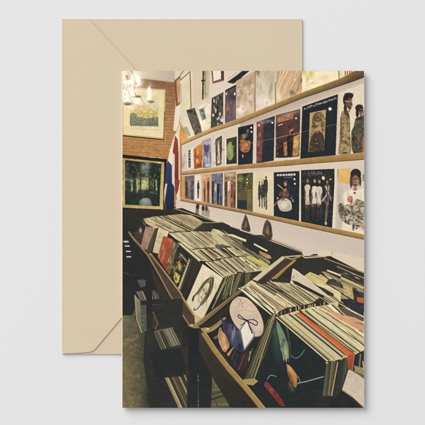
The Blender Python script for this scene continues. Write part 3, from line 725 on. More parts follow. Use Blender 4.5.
bl(n3, 6.45, [(120, 150, 34, 34, (92, 68, 44), .95), (92, 180, 14, 40, (98, 72, 46)), (146, 200, 12, 46, (112, 84, 54)), (112, 184, 16, 24, (176, 138, 92)), (104, 172, 10, 6, (70, 50, 34)), (122, 176, 8, 5, (80, 58, 40)), (110, 208, 12, 6, (100, 70, 46)), (90, 212, 16, 12, (84, 62, 42)), (84, 232, 14, 18, (150, 116, 74)), (100, 290, 14, 30, (54, 44, 40), .8), (132, 300, 10, 34, (88, 70, 50), .8), (112, 330, 22, 22, (50, 46, 50), .8), (132, 140, 12, 20, (136, 106, 66)), (106, 138, 8, 16, (124, 96, 60)), (112, 244, 7, 12, (150, 116, 78), .8), (150, 150, 8, 30, (200, 168, 112), .7), (70, 160, 8, 30, (196, 162, 108), .7)])
dabs(n3, 6.45, q3, 60, [(196, 164, 108), (80, 60, 40), (140, 110, 70), (110, 84, 52), (60, 46, 34), (206, 176, 120)], .15, .45, .6)
for c in (((100, 130), (94, 160), (98, 190)), ((126, 126), (140, 150), (144, 190)), ((112, 124), (120, 140), (140, 160)), ((136, 130), (152, 180), (148, 240))): line(spl(n3(*c)), .4, (150, 118, 74), .7)
for k in range(26):
    t = k / 25; x = 26 + t * 200; y = 96 - t * 68
    p_ = n3(*[(x + rnd.uniform(-3, 7), y + rnd.uniform(-8, 7)) for _ in range(3)]); line(spl(p_), rnd.uniform(.3, .7), (206, 200, 184), rnd.uniform(.5, .95))
line(n3((24, 102), (224, 34)), .5, (120, 116, 108), .5); ell(*n3((194, 96))[0], 1.5, 1.6, (250, 248, 246)); soft(*n3((190, 98))[0], 2.2, 2, (200, 200, 200), .5); ell(*n3((194, 96))[0], 1.3, 1.4, (250, 248, 246))
bl(n3, 6.45, [(200, 250, 20, 80, (48, 52, 54), .5), (30, 200, 14, 80, (30, 36, 40), .5), (120, 400, 60, 10, (46, 46, 46), .6)]); a.done()
a = Cover(m2((334, 84), (424, 48), (424, 286), (326, 298)), 'white sleeve with two figures in long coats', (222, 212, 192), (226, 216, 198))
poly(spl(n1((62, 275), (80, 262), (126, 300), (136, 340), (134, 430)) + n2((142, 200), (140, 325), (44, 332), (46, 200), (52, 40)) + n1((62, 275))), (158, 134, 92), noise=5)
poly(spl(n1((180, 330), (206, 318), (262, 300), (270, 430)) + n2((262, 330), (164, 326), (146, 160), (166, 100)) + n1((180, 330))), (84, 74, 60), noise=5)
dabs(n2, 8.5, ((52, 0), (132, 0), (142, 200), (138, 325), (44, 330), (46, 160)), 240, [(184, 160, 108), (120, 98, 66), (202, 180, 126), (96, 76, 54), (146, 122, 82), (76, 58, 44)], .12, .4, .75, 80)
dabs(n2, 8.5, ((188, 40), (256, 30), (256, 328), (166, 324), (148, 160)), 240, [(116, 104, 84), (56, 48, 40), (140, 126, 100), (44, 38, 34), (96, 84, 68), (70, 62, 52)], .12, .4, .75, 80)
bl(n2, 8.5, [(100, 120, 16, 60, (190, 168, 112), .7), (62, 180, 8, 60, (92, 72, 52), .7), (92, 230, 24, 14, (84, 64, 46), .7, 30), (112, 60, 6, 50, (110, 84, 58), .6), (92, 322, 22, 8, (70, 52, 42), .9), (180, 318, 14, 8, (60, 48, 40), .9), (164, 200, 6, 50, (40, 36, 32), .7), (210, 200, 14, 60, (120, 112, 92), .6), (60, 60, 6, 40, (110, 84, 60), .7), (40, 325, 6, 10, (150, 80, 60), .6)])
poly(n2((240, 190), (258, 180), (258, 320), (236, 322)), (176, 104, 70), .8)
bl(n1, 8.5, [(126, 134, 38, 26, (44, 34, 28), 1), (118, 156, 36, 22, (46, 35, 29), 1), (92, 170, 16, 42, (48, 36, 30), 1), (128, 196, 26, 46, (104, 72, 54), 1), (112, 170, 14, 10, (70, 48, 38)), (148, 178, 10, 14, (168, 124, 102)), (150, 210, 8, 16, (140, 96, 76)), (134, 238, 14, 16, (88, 60, 46)), (96, 240, 14, 34, (54, 40, 32), 1), (104, 280, 18, 26, (66, 48, 38)), (122, 306, 8, 24, (60, 44, 36)), (128, 265, 10, 12, (150, 108, 86)), (92, 310, 14, 20, (150, 126, 84))])
for x, y in ((102, 184), (138, 190)): ell(*n1((x, y))[0], 1.05, .95, (60, 44, 40), 10, .9)
for x, y in ((100, 182), (126, 184), (158, 186)): soft(*n1((x, y))[0], .75, .8, (244, 226, 214), .95)
line(n1((94, 176), (166, 190)), .5, (210, 186, 170), .7); soft(*n1((150, 206))[0], .8, .9, (70, 44, 38), .9); line(n1((118, 236), (142, 240)), .5, (60, 38, 34), .8)
bl(n1, 8.5, [(214, 238, 34, 30, (44, 36, 32), 1), (198, 280, 14, 40, (48, 38, 34), 1), (232, 276, 18, 36, (112, 80, 62), .95), (240, 262, 9, 7, (60, 42, 36)), (222, 264, 7, 6, (64, 46, 38)), (240, 296, 9, 14, (184, 142, 118)), (228, 316, 14, 7, (66, 46, 40)), (250, 270, 8, 20, (160, 118, 96)), (214, 330, 26, 12, (60, 50, 42))])
dabs(n1, 8.5, ((80, 110), (170, 110), (165, 150), (86, 200)), 30, [(66, 52, 44), (34, 28, 24)], .15, .35, .6); dabs(n1, 8.5, ((182, 215), (250, 210), (240, 240), (190, 290)), 26, [(64, 52, 46), (34, 28, 26)], .15, .35, .6)
soft(*n2((38, 84))[0], .9, .9, (70, 64, 60), .9); a.done()
line(m2((-12, 262), (110, 240), (325, 190)), .32, (170, 166, 160), .7, mark=False); line(m2((110, 240), (200, 218)), .4, (220, 214, 208), .5, mark=False)
shelf(F((0, 318), (425, 278)) [:1] + G((0, 275), (425, 232)) + Hh((410, 188)), F((0, 342))[:1] + G((0, 308), (425, 268)) + Hh((410, 236)), 'middle display shelf with the larger dark sleeves',
      [(204, 172, 116), (186, 144, 72), (178, 142, 72)], [(158, 122, 78), (152, 112, 56), (150, 116, 56)])
elem('printed_shelf_post')
poly(F((-2, 20), (9, 110), (10, 500), (0, 510)), (202, 140, 66)); line(F((9, 130), (9, 500)), .5, (150, 96, 48))
base()
poly(F((10, 345), (425, 302)) + G((425, 272)) + Hh((410, 240), (410, 300)) + F((425, 330), (10, 372)), (198, 182, 172), 1, (214, 200, 190), ((240, 168), (241, 174)))
# ---- third row of sleeves
def bot3(x): return 198.2 + (x - 180) * (210 - 198.2) / (242 - 180) if x < 242 else 210 + (x - 242) * (222.5 - 210) / (305 - 242) if x < 305 else 222.6 + (x - 305) * (234.6 - 222.6) / 59
def quad3(x0, x1, y0, y1): return [(x0, y0), (x1, y1), (x1 - .3, bot3(x1) + .3), (x0, bot3(x0) + .3)]
a = Cover(quad3(181.5, 185, 176.8, 176.2), 'thin orange sleeve edge', (206, 150, 78)); a.done()
a = Cover(quad3(184.8, 194.4, 176.3, 175.3), 'purple grey sleeve with standing figures', (118, 102, 104))
for u, c in ((.2, (70, 60, 66)), (.5, (150, 132, 130)), (.78, (84, 72, 82))): a.figure(u, .1, .98, .26, (180, 150, 130), c, tuple(x * .8 for x in c))
a.specks(30, [(150, 134, 136), (74, 64, 70), (176, 150, 120)], .04, .1, .5); a.done()
a = Cover(quad3(195, 200.6, 175.2, 174.7), 'narrow white sleeve with one dark figure', (228, 218, 214)); a.figure(.6, .2, .86, .42, (150, 116, 96), (72, 62, 66), (60, 54, 60)); a.done()
a = Cover(quad3(202, 210.8, 174.6, 173.8), 'tan orange sleeve with two slim figures', (214, 158, 108), (204, 150, 104)); a.figure(.3, .25, .95, .2, (170, 110, 80), (120, 70, 50), (60, 46, 46)); a.figure(.72, .12, .98, .26, (190, 130, 96), (86, 62, 56), (70, 54, 52)); a.soft(.5, .1, .3, .08, (232, 186, 140)); a.specks(14, [(230, 180, 130), (180, 120, 80)], .05, .1, .5); a.done()
a = Cover(quad3(211.4, 223, 174, 172.8), 'blue grey sleeve with several figures', (112, 116, 130))
for u, c in ((.14, (60, 64, 84)), (.36, (190, 180, 172)), (.58, (48, 46, 54)), (.84, (84, 92, 124))): a.figure(u, rnd.uniform(.1, .24), .98, .22, (190, 150, 126), c, tuple(x * .7 for x in c))
a.specks(26, [(150, 150, 160), (60, 60, 72), (190, 176, 160)], .03, .08, .5); a.done()
line([(223.4, 172.8), (223.2, 206)], .7, (226, 214, 196))
a = Cover(quad3(224.2, 236, 172.9, 171.8), 'brown sleeve with people in red and white', (166, 124, 92))
for u, c in ((.16, (96, 66, 52)), (.42, (226, 212, 198)), (.66, (160, 66, 50)), (.88, (110, 80, 60))): a.figure(u, rnd.uniform(.12, .26), .98, .24, (200, 150, 116), c, tuple(x * .72 for x in c))
a.specks(26, [(216, 186, 150), (84, 56, 46), (196, 110, 70)], .03, .08, .5); a.soft(.5, .06, .5, .06, (220, 200, 176)); a.done()
line([(236.4, 172), (236.4, 209)], .5, (222, 208, 150))
a = Cover(quad3(237, 253, 173.8, 172.4), 'olive green sleeve with a dark figure', (118, 118, 58), (110, 100, 52)); poly(o3((24, 46), (158, 36), (156, 180), (24, 200)), (84, 84, 48)); poly(o3((108, 196), (158, 196), (156, 372), (104, 364)), (112, 102, 54)); poly(o3((26, 196), (108, 196), (108, 272), (26, 268)), (96, 82, 60))
bl(o3, 8.5, [(56, 96, 26, 22, (138, 142, 66)), (60, 70, 30, 10, (104, 108, 56)), (100, 60, 26, 16, (44, 44, 34)), (130, 90, 18, 40, (96, 100, 54)), (96, 160, 26, 24, (118, 66, 50)), (70, 170, 14, 20, (70, 60, 72)), (112, 140, 12, 14, (150, 92, 66)), (84, 140, 10, 10, (60, 46, 40)), (60, 230, 26, 30, (112, 94, 66), .6), (134, 260, 16, 30, (136, 126, 66), .7), (130, 330, 18, 24, (104, 86, 46), .7)])
poly(o3((28, 270), (108, 274), (110, 354), (28, 344)), (44, 50, 62)); dabs(o3, 8.5, ((24, 46), (158, 36), (156, 260), (24, 266)), 90, [(130, 128, 66), (66, 62, 38), (96, 86, 50), (150, 146, 80), (54, 48, 36)], .15, .4, .6)
for x, y in ((112, 96), (114, 124)): ell(*o3((x, y))[0], .65, .75, (236, 232, 222))
a.done()
a = Cover(quad3(253.8, 273, 172.6, 172.2), 'cream sleeve with a cluster of black silhouettes', (219, 208, 178), (214, 202, 170))
for (x, y0, y1, w) in ((216, 118, 330, 20), (238, 116, 340, 18), (256, 104, 330, 22), (272, 74, 345, 28)):
    poly(spl(o3((x, y0 + 14), (x + w * .5, y0 + 40), (x + w * .55, y0 + 110), (x + w * .3, y0 + 150), (x + w * .3, y1 - 6), (x - w * .1, y1), (x - w * .2, y0 + 160), (x - w * .5, y0 + 130), (x - w * .5, y0 + 44), (x, y0 + 14))), (56, 50, 46), .92); ell(*o3((x, y0 + 6))[0], w * .22 / 8.5, 12 / 8.5, (60, 52, 48))
    poly(o3((x - w * .1, y0 + 170), (x + w * .12, y0 + 170), (x + w * .04, y1 - 20)), (196, 186, 160), .7)
dabs(o3, 8.5, ((200, 110), (290, 70), (288, 300), (204, 290)), 46, [(96, 88, 78), (36, 34, 34), (140, 130, 112)], .12, .3, .55, 90)
a.line([(.02, .02), (.02, .98)], .6, (230, 222, 200)); a.done()
a = Cover(quad3(273.8, 299.4, 172.4, 171), 'black sleeve with a dancer in a wide white skirt', (38, 44, 49), (38, 46, 50))
for k, (u, w) in enumerate(((.12, .09), (.23, .08), (.34, .1), (.46, .07), (.55, .1), (.66, .08), (.76, .09))): a.poly([(u, .045), (u + w, .043), (u + w, .085), (u, .09)], (216, 210, 204), .9)
a.line([(.4, .125), (.72, .12)], .5, (190, 120, 90))
poly(spl(n6((52, 290), (56, 262), (84, 244), (124, 240), (154, 262), (164, 300), (158, 328), (120, 342), (76, 334), (52, 290))), (202, 192, 178), noise=4); bl(n6, 7.87, [(100, 290, 26, 24, (222, 213, 198)), (140, 310, 16, 20, (182, 170, 158)), (70, 270, 12, 20, (190, 180, 168)), (108, 330, 40, 8, (170, 158, 146), .7), (90, 244, 20, 8, (150, 112, 84))])
bl(n6, 7.87, [(110, 218, 24, 16, (120, 80, 56)), (104, 196, 14, 22, (150, 96, 64)), (86, 210, 12, 16, (86, 60, 48)), (130, 206, 12, 18, (76, 58, 52)), (116, 172, 10, 14, (190, 128, 92)), (114, 124, 12, 19, (220, 158, 120), .95), (110, 106, 12, 9, (96, 62, 46)), (122, 112, 6, 14, (120, 78, 58)), (112, 128, 4, 3, (150, 90, 70)), (52, 238, 8, 9, (176, 180, 192)), (70, 200, 6, 22, (90, 80, 82), .8, 20), (172, 256, 7, 14, (170, 172, 180), .8, -30), (160, 236, 10, 8, (110, 106, 112)), (142, 150, 3, 24, (90, 84, 80), .7)])
line(n6((108, 178), (84, 156), (52, 130)), .95, (206, 140, 100), .9); line(n6((84, 156), (52, 130)), .5, (230, 176, 136), .8); line(n6((126, 190), (138, 206), (128, 226)), .8, (176, 116, 84), .8); line(n6((64, 250), (14, 308)), 1.0, (176, 116, 96), .9)
dabs(n6, 7.87, ((60, 190), (150, 180), (176, 262), (50, 256)), 50, [(110, 84, 70), (56, 52, 52), (150, 130, 120), (130, 90, 64)], .12, .35, .6)
for x, y in ((184, 88), (187, 124)): ell(*n6((x, y))[0], .85, 1.0, (238, 234, 230))
line(n6((60, 212), (235, 216)), .25, (120, 124, 126), .7); a.done()
poly([(299.5, 171), (301.2, 170.6), (300.6, 222), (299, 221.6)], (214, 206, 188))
a = Cover(quad3(301, 334.4, 170.2, 168.8), 'dark sleeve with four figures in white', (46, 42, 42), (38, 44, 48))
for x in (58, 76, 92, 108, 124, 142): line(spl(n5((x, 56 + rnd.uniform(-6, 6)), (x + 6, 40 + rnd.uniform(-8, 8)), (x + 10, 62 + rnd.uniform(-6, 4)))), .6, (150, 138, 142), .75)
dabs(n5, 6.63, ((20, 30), (235, 30), (225, 120), (20, 120)), 80, [(70, 62, 58), (36, 34, 34), (90, 80, 74), (56, 52, 46)], .2, .6, .6)
poly(n5((38, 132), (50, 122), (64, 122), (74, 130), (76, 150), (68, 160), (66, 190), (72, 256), (40, 258), (44, 190), (42, 160), (36, 150)), (204, 192, 170), noise=4)
poly(n5((88, 138), (98, 132), (112, 132), (118, 140), (124, 136), (140, 134), (152, 142), (156, 176), (148, 186), (144, 212), (148, 256), (122, 258), (118, 230), (114, 252), (84, 250), (90, 210), (88, 184), (80, 176)), (210, 198, 180), noise=4)
for p, q, w in (((38, 150), (40, 220), .8), ((75, 150), (78, 214), .8), ((82, 178), (84, 236), .8), ((153, 176), (150, 240), .8)): line(n5(p, q), w, (140, 108, 88), .9)
for x in (48, 62, 94, 106, 128, 142): line(n5((x, 258), (x + rnd.uniform(-3, 3), 360)), .75, (96, 76, 66), .7, w2=.5)
bl(n5, 6.63, [(56, 92, 12, 16, (70, 54, 42)), (57, 100, 8, 12, (168, 130, 100)), (104, 92, 13, 16, (60, 48, 42)), (104, 100, 8, 12, (206, 178, 160)), (135, 96, 12, 14, (70, 58, 50)), (135, 104, 8, 11, (190, 158, 136)), (112, 190, 5, 18, (70, 58, 52)), (118, 220, 4, 30, (150, 136, 120)), (100, 170, 8, 26, (228, 218, 202), .7), (138, 180, 8, 26, (190, 176, 158), .7), (78, 170, 5, 40, (60, 52, 48), .9), (56, 180, 8, 30, (224, 212, 190), .7), (44, 210, 5, 30, (150, 136, 118), .7), (76, 250, 10, 14, (150, 112, 88), .8), (92, 262, 8, 12, (130, 98, 78), .8), (130, 262, 8, 14, (136, 100, 80), .8), (50, 270, 10, 14, (140, 104, 82), .7)])
poly(spl(n5((172, 130), (190, 116), (206, 140), (204, 200), (196, 260), (190, 330), (178, 380), (172, 330), (176, 250), (158, 236), (176, 196), (172, 130))), (104, 86, 76), .9, noise=5)
for p, q, w, c in (((176, 132), (196, 186), 1.3, (206, 196, 186)), ((200, 132), (178, 200), 1.0, (196, 186, 178)), ((180, 196), (154, 232), 1.3, (204, 190, 176)), ((188, 150), (184, 240), .8, (70, 52, 48)), ((196, 210), (186, 300), 1.2, (120, 76, 64)), ((180, 300), (176, 370), 1.0, (136, 110, 98)), ((204, 190), (212, 230), .9, (170, 158, 148))): line(n5(p, q), w, c, .9)
bl(n5, 6.63, [(186, 100, 11, 14, (60, 46, 40)), (187, 106, 7, 10, (186, 146, 120)), (178, 380, 8, 12, (206, 198, 188)), (176, 356, 6, 10, (120, 104, 96)), (190, 250, 8, 14, (150, 110, 92)), (50, 340, 12, 40, (60, 54, 50), .7), (110, 330, 30, 50, (42, 42, 44), .8), (64, 380, 30, 10, (86, 66, 56), .7), (90, 300, 8, 30, (66, 58, 54), .6), (130, 310, 8, 40, (58, 52, 50), .6), (150, 300, 6, 30, (90, 70, 62), .6)])
ell(*n5((161, 80))[0], 1.5, 1.9, (222, 216, 206), -20, .95); soft(*n5((208, 88))[0], 1.5, 1.0, (220, 214, 204), .95, -20); dabs(n5, 6.63, ((16, 130), (225, 130), (225, 395), (16, 380)), 90, [(60, 54, 50), (34, 34, 36), (90, 78, 70), (120, 100, 88)], .15, .4, .45); line(n5((16, 206), (230, 208)), .25, (150, 146, 140), .7); a.done()
poly(Hh((207, 300), (222, 298)) + L_((205, 335), (185, 332)), (220, 212, 198)); line(L_((180, 120), (202, 118)), .5, (120, 120, 118))
a = Cover(quad3(337, 366, 168.8, 168.2), 'pale sleeve with a man in a white suit among flowers', (206, 196, 192), (198, 184, 176))
poly(n4((22, 16), (106, 14), (102, 116), (26, 110)), (220, 176, 100), noise=4); bl(n4, 6.45, [(60, 50, 26, 30, (230, 190, 114), .6), (24, 40, 5, 40, (190, 130, 96), .7), (30, 200, 12, 60, (176, 164, 164), .7), (46, 160, 14, 30, (190, 180, 176), .6), (180, 140, 14, 40, (214, 206, 200), .7)])
poly(spl(n4((58, 190), (72, 166), (110, 152), (124, 160), (150, 156), (206, 170), (215, 425), (60, 425), (66, 300), (58, 190))), (226, 217, 202), noise=3)
bl(n4, 6.45, [(140, 52, 34, 34, (42, 34, 30), 1), (110, 100, 8, 40, (44, 36, 32), .9), (168, 96, 8, 34, (46, 38, 34), .9), (139, 98, 23, 38, (158, 112, 86), 1), (128, 84, 9, 5, (56, 40, 34)), (150, 84, 9, 5, (56, 40, 34)), (140, 104, 5, 9, (124, 82, 64)), (150, 100, 8, 16, (186, 140, 112), .7), (120, 106, 6, 22, (112, 76, 60), .8), (136, 122, 13, 4, (54, 38, 34), .95), (136, 130, 8, 4, (150, 90, 78)), (136, 148, 12, 12, (140, 98, 78)), (133, 174, 7, 6, (60, 40, 38), .95), (90, 200, 6, 40, (196, 184, 170), .7), (170, 220, 6, 40, (200, 190, 176), .7), (108, 170, 14, 10, (236, 228, 216), .7)])
lf = ((24, 256), (44, 238), (70, 254), (96, 246), (120, 232), (150, 212), (196, 232), (202, 350), (172, 392), (140, 412), (112, 384), (80, 374), (40, 342)); poly(n4(*lf), (142, 130, 108), .38, noise=8); dabs(n4, 6.45, lf, 420, [(92, 82, 66), (66, 58, 50), (128, 118, 96), (156, 146, 124), (54, 48, 44), (112, 96, 76), (144, 92, 80), (182, 172, 150)], .15, .5, .85)
bl(n4, 6.45, [(104, 214, 18, 22, (188, 110, 94), .95), (98, 204, 8, 8, (216, 146, 128)), (112, 228, 8, 10, (160, 84, 74)), (150, 240, 10, 12, (170, 104, 90), .8), (170, 300, 12, 12, (150, 88, 78), .7), (70, 330, 10, 12, (150, 96, 86), .6), (44, 280, 18, 30, (72, 62, 56), .7), (186, 392, 14, 22, (190, 110, 100), .8), (120, 300, 10, 30, (70, 62, 50), .6), (124, 396, 6, 20, (52, 46, 42), .8), (84, 400, 16, 14, (230, 221, 208), .8)])
for y in (56, 70, 86): line(n4((186, y), (192, y + 10)), 1.0, (60, 56, 58), .9)
a.done()
# wall under the third shelf and the shelf
poly([(176, 199.5), (242, 212), (305, 226), (366, 238), (366, 274), (300, 262), (176, 218)], (204, 190, 184), 1, (220, 207, 194), ((260, 215), (246, 250)), noise=2)
poly([(320, 250), (366, 258), (366, 274), (310, 262)], (222, 206, 186), .6)
shelf(J((0, 122), (425, 204)) + K((425, 288))[:1] + L_((410, 375)), J((0, 140), (425, 224)) + K((425, 318))[:1] + L_((410, 409)), 'lowest display shelf above the bins',
      [(198, 160, 108), (180, 146, 82), (182, 148, 76)], [(168, 126, 80), (146, 112, 64), (150, 118, 62)])
for pts, c in ((J((114, 164), (128, 176), (130, 240), (104, 228)), (128, 112, 96)), (J((150, 176), (186, 178), (204, 210), (200, 258), (148, 240)), (176, 160, 132))):
    elem('printed_photograph', 'small clipping pinned below the lowest shelf'); poly(pts, c, noise=10)
    ell(pts[0][0] + 1.2, pts[0][1] + 2.6, 1.5, 2.8, (60, 50, 44)); ell(pts[0][0] + 4.5 if len(pts) > 4 else pts[0][0] + .6, pts[0][1] + 3, 1.4, 2.6, (66, 54, 46), a=.8)
elem('printed_photograph', 'dark pointed clipping, the left of two below the shelf')
poly(spl(K((38, 232), (54, 270), (70, 352), (10, 336), (24, 270)) + K((38, 232))), (84, 70, 60), noise=12); soft(*K((40, 310))[0], 1.6, 4, (140, 120, 104), .7); soft(*K((52, 330))[0], 1.2, 3, (54, 46, 42), .8)
elem('printed_photograph', 'dark pointed clipping, the right of two below the shelf')
poly(spl(K((188, 270), (214, 312), (218, 404), (156, 384), (166, 300)) + K((188, 270))), (92, 74, 58), noise=12); soft(*K((190, 350))[0], 1.8, 5, (160, 134, 106), .7); soft(*K((206, 330))[0], 1.2, 6, (48, 42, 40), .8)
base()

# ---- long wooden record bins
UB = elem('printed_storage_space', 'dark storage space under and around the bins')
poly([(122, 212), (150, 212), (182, 208), (242, 232), (290, 256), (330, 256), (366, 274), (366, 410), (122, 410)], (50, 45, 39))
elem('printed_record_bin', 'back board of the long wooden record bin')
poly(J((-60, 190), (0, 208), (425, 345)) + K((425, 500)) + P_((0, 160), (110, 150), (410, 268), (410, 330), (0, 330)) + O((0, 300)) + J((0, 330), (-60, 280)), (50, 46, 42), 1, (56, 52, 48), ((190, 220), (360, 285)), noise=2)
line(J((-40, 196), (0, 208), (170, 262), (425, 344)) + K((215, 415)), .8, (168, 150, 118)); line(K((0, 342), (215, 410)) + O((150, 0), (425, 105)), 1.3, (196, 182, 156))
line(O((130, 0), (425, 118)), 1.0, (92, 76, 56), .8)
poly(O((60, 0), (150, 0), (215, 26), (215, 40)), (70, 60, 50)); line(O((170, 0), (214, 20)), 1.6, (70, 52, 40)); 
line(O((300, 150), (425, 140)) + P_((0, 156), (120, 148), (182, 144)), 1.2, (196, 180, 142)); line(P_((130, 158), (405, 260)), 1.2, (146, 128, 84)); line(P_((130, 166), (405, 272)), .6, (60, 52, 44))
poly(P_((30, 142), (60, 130), (88, 130), (84, 140)), (50, 44, 42)); poly(P_((130, 158), (150, 146), (182, 146), (160, 156)), (54, 48, 44)); soft(*P_((184, 126))[0], 1, 1, (150, 150, 156), .9)
base()

RS = 'printed_record_stack'
elem(RS, 'records in the far left bin')
far = a1((28, 92), (120, 72), (200, 66), (345, 52), (425, 60)) + a2((100, 62), (195, 118), (104, 194), (0, 196)) + a1((430, 210), (330, 196), (235, 208), (120, 172), (52, 132))
poly(far, (200, 178, 136), noise=5)
setclip(far); tops(*a1((20, 90), (330, 240), (640, 190), (330, 30)), 29, .7, .06, tone=.96, cols=[(206, 182, 140), (198, 176, 134), (214, 196, 156), (190, 164, 124)], sw=.35); setclip(None)
dashes(far, 60, .5, 2, 7, LD, (.25, .7), .75)
row = a1((230, 208), (340, 198), (425, 205)) + a2((100, 196), (265, 202), (330, 188), (425, 228), (425, 330), (330, 334), (150, 346), (66, 360)) + a1((425, 355))
poly(row, (206, 192, 146), noise=4)
setclip(row); tops(*a2((-115, 204), (68, 362), (520, 330), (240, 150)), 39, .62, .07); setclip(None)
dashes(row, 34, .66, 3, 11, LD, (.3, .8), .75)
line(a1((230, 210), (420, 356)), .7, (70, 64, 40), .9); line(a1((250, 212), (425, 338)), .8, (226, 216, 176)); poly(a1((225, 208), (350, 196), (350, 206), (250, 214)), (72, 80, 50), .9)
elem('printed_record_bin', 'raised divider of the far bin')
poly(a2((98, 197), (188, 130), (280, 124), (365, 122), (425, 150), (440, 220), (330, 186), (282, 176), (262, 202)), (66, 62, 52), 1, (50, 48, 44), a2((150, 140), (260, 200)), noise=2)
line(a2((96, 196), (196, 124), (290, 124), (366, 120)), .8, (158, 148, 104)); base()
elem(RS, 'records in the middle of the left bin')
back = a2((278, 176), (330, 186), (425, 228)) + a3((20, 82), (60, 128), (185, 182), (330, 296), (400, 330), (425, 345), (425, 400)) + a5((200, 140), (150, 190)) + a3((330, 440), (110, 400), (0, 330), (-40, 250)) + a2((265, 200))
poly(back, (198, 186, 142), noise=5)
setclip(back); tops(*a3((-100, 60), (330, 400), (480, 380), (60, 60)), 29, .75, .12, sw=.5)
dashes(back, 40, .64, 3, 12, LD, (.3, .9), .8); setclip(None)
poly(a2((275, 178), (320, 186), (400, 232), (385, 250), (300, 215)), (206, 198, 158), .9); poly(a2((360, 225), (400, 225), (405, 245), (370, 250)), (120, 112, 62), .8)
poly(a3((78, 118), (110, 122), (226, 168), (220, 186), (84, 134)), (214, 206, 168)); line(a3((84, 136), (218, 188)), .5, (90, 80, 56))
poly(a3((184, 186), (240, 200), (340, 272), (330, 296), (250, 250), (196, 214)), (50, 48, 40), .95); line(a3((290, 204), (402, 264)), 1.7, (212, 218, 184)); line(a3((286, 198), (400, 256)), .5, (170, 186, 140))
poly(a3((332, 262), (425, 300), (440, 325), (410, 330), (340, 290)), (196, 144, 104)); poly(a3((345, 275), (400, 298), (396, 306), (345, 286)), (170, 100, 74), .8)
poly(a3((228, 306), (260, 306), (404, 372), (396, 402), (350, 392), (232, 332)), (188, 178, 84), noise=7); line(a3((236, 312), (400, 384)), .5, (222, 214, 140)); line(a3((230, 334), (352, 398)), .5, (96, 90, 48))
poly(a3((-40, 208), (20, 206), (96, 226), (100, 240), (40, 240), (-40, 226)), (88, 86, 90)); line(a3((-40, 206), (96, 222)), .4, (150, 148, 146))
for p, q, w in (((110, 190), (330, 330), .7), ((120, 230), (240, 306), .6), ((100, 250), (225, 330), .8), ((180, 330), (330, 425), .9), ((20, 280), (110, 330), .7), ((140, 300), (230, 350), .6)): line(a3(p, q), w, rnd.choice(SLOT), .9)
mid = a2((68, 366), (150, 350), (300, 342), (425, 336)) + a4((320, 30), (425, 60), (425, 92), (340, 96), (212, 114), (130, 138), (62, 136), (0, 84), (0, 52))
poly(mid, (212, 202, 160), noise=4)
setclip(mid); tops(*a4((-10, 50), (110, 150), (460, 100), (330, 0)), 31, .62, .12); setclip(None)
for p, q, w in (((80, 22), (190, 100), .9), ((112, 20), (235, 100), 1.2), ((180, 18), (300, 90), .6), ((10, 70), (72, 130), .6), ((230, 30), (330, 90), .9)): line(a4(p, q), w, (56, 48, 36), .9)
teeth(a2((64, 362), (150, 346), (300, 338), (425, 332)), 34, .9, [(60, 54, 34), (86, 80, 46), (120, 112, 66), (50, 44, 34)])
line(a2((66, 360), (150, 344), (300, 338), (420, 334)), .5, (60, 54, 36), .9)
elem(RS, 'front records of the left bin, behind the portrait sleeve')
side = a4((240, 272), (350, 242), (425, 226)) + a5((0, 186), (140, 176), (150, 196), (20, 296)) + b7((425, 140), (190, 330), (150, 360)) + a4((158, 425))
poly(side, (54, 48, 38), noise=3)
setclip(side)
edges(a4((242, 272))[0], a4((420, 226))[0], a4((345, 460))[0], a4((150, 460))[0], 26, [(62, 56, 44), (48, 44, 38), (96, 88, 58), (44, 42, 38), (120, 112, 74), (70, 66, 52), (58, 54, 48), (150, 138, 98)], (.5, 1.5))
line(a4((226, 296), (180, 400)), .9, (206, 204, 186)); line(a4((236, 276), (160, 430)), 1.3, (36, 34, 30)); line(a4((300, 262), (262, 425)), 1.3, (112, 104, 66)); line(a4((332, 256), (296, 425)), .9, (168, 156, 110)); line(a4((288, 262), (240, 425)), .6, (170, 158, 112))
poly(a5((0, 206), (50, 192), (30, 290), (0, 300)), (104, 104, 74), .8); poly(a5((50, 190), (135, 178), (70, 240), (30, 290)), (58, 52, 46), .9)
setclip(None)
front = a4((88, 148), (150, 138), (250, 122), (345, 100), (425, 98)) + a5((0, 120), (90, 130), (145, 176), (60, 186), (0, 196)) + a4((425, 226), (350, 242), (275, 262), (240, 272))
poly(front, (210, 199, 156), noise=4)
setclip(front); tops(*a4((84, 144), (240, 276), (600, 200), (430, 60)), 49, .55, .1, sw=.5); setclip(None)
for p, q, w, c in (((92, 146), (240, 270), 1.5, (222, 212, 176)), ((108, 150), (240, 262), .7, (58, 50, 40)), ((150, 140), (276, 224), 1.0, (62, 54, 44)), ((160, 150), (290, 240), .5, (120, 104, 72)), ((245, 126), (360, 222), 1.3, (64, 56, 44)), ((330, 110), (425, 190), .7, (70, 60, 44)), ((200, 132), (330, 240), .6, (90, 78, 54))): line(a4(p, q), w, c, .95)
for x, y in ((244, 270), (280, 258), (300, 254), (346, 240), (402, 230)): ell(*a4((x, y))[0], .9, .8, (206, 192, 146), 0, .9)
line(a4((356, 234), (402, 232)), 1.2, (50, 46, 42), .9)
teeth(a4((128, 140), (212, 116), (345, 98), (425, 94)), 34, 1.3, [(52, 46, 34), (70, 62, 44), (60, 52, 38), (196, 184, 140), (46, 42, 32)])
line(a4((128, 140), (212, 116), (345, 98), (425, 92)), .6, (52, 46, 34), .9)
poly(a4((362, 372), (425, 392), (425, 345), (400, 352)), (206, 200, 176)); line(a4((370, 378), (425, 412)), .7, (50, 46, 38))
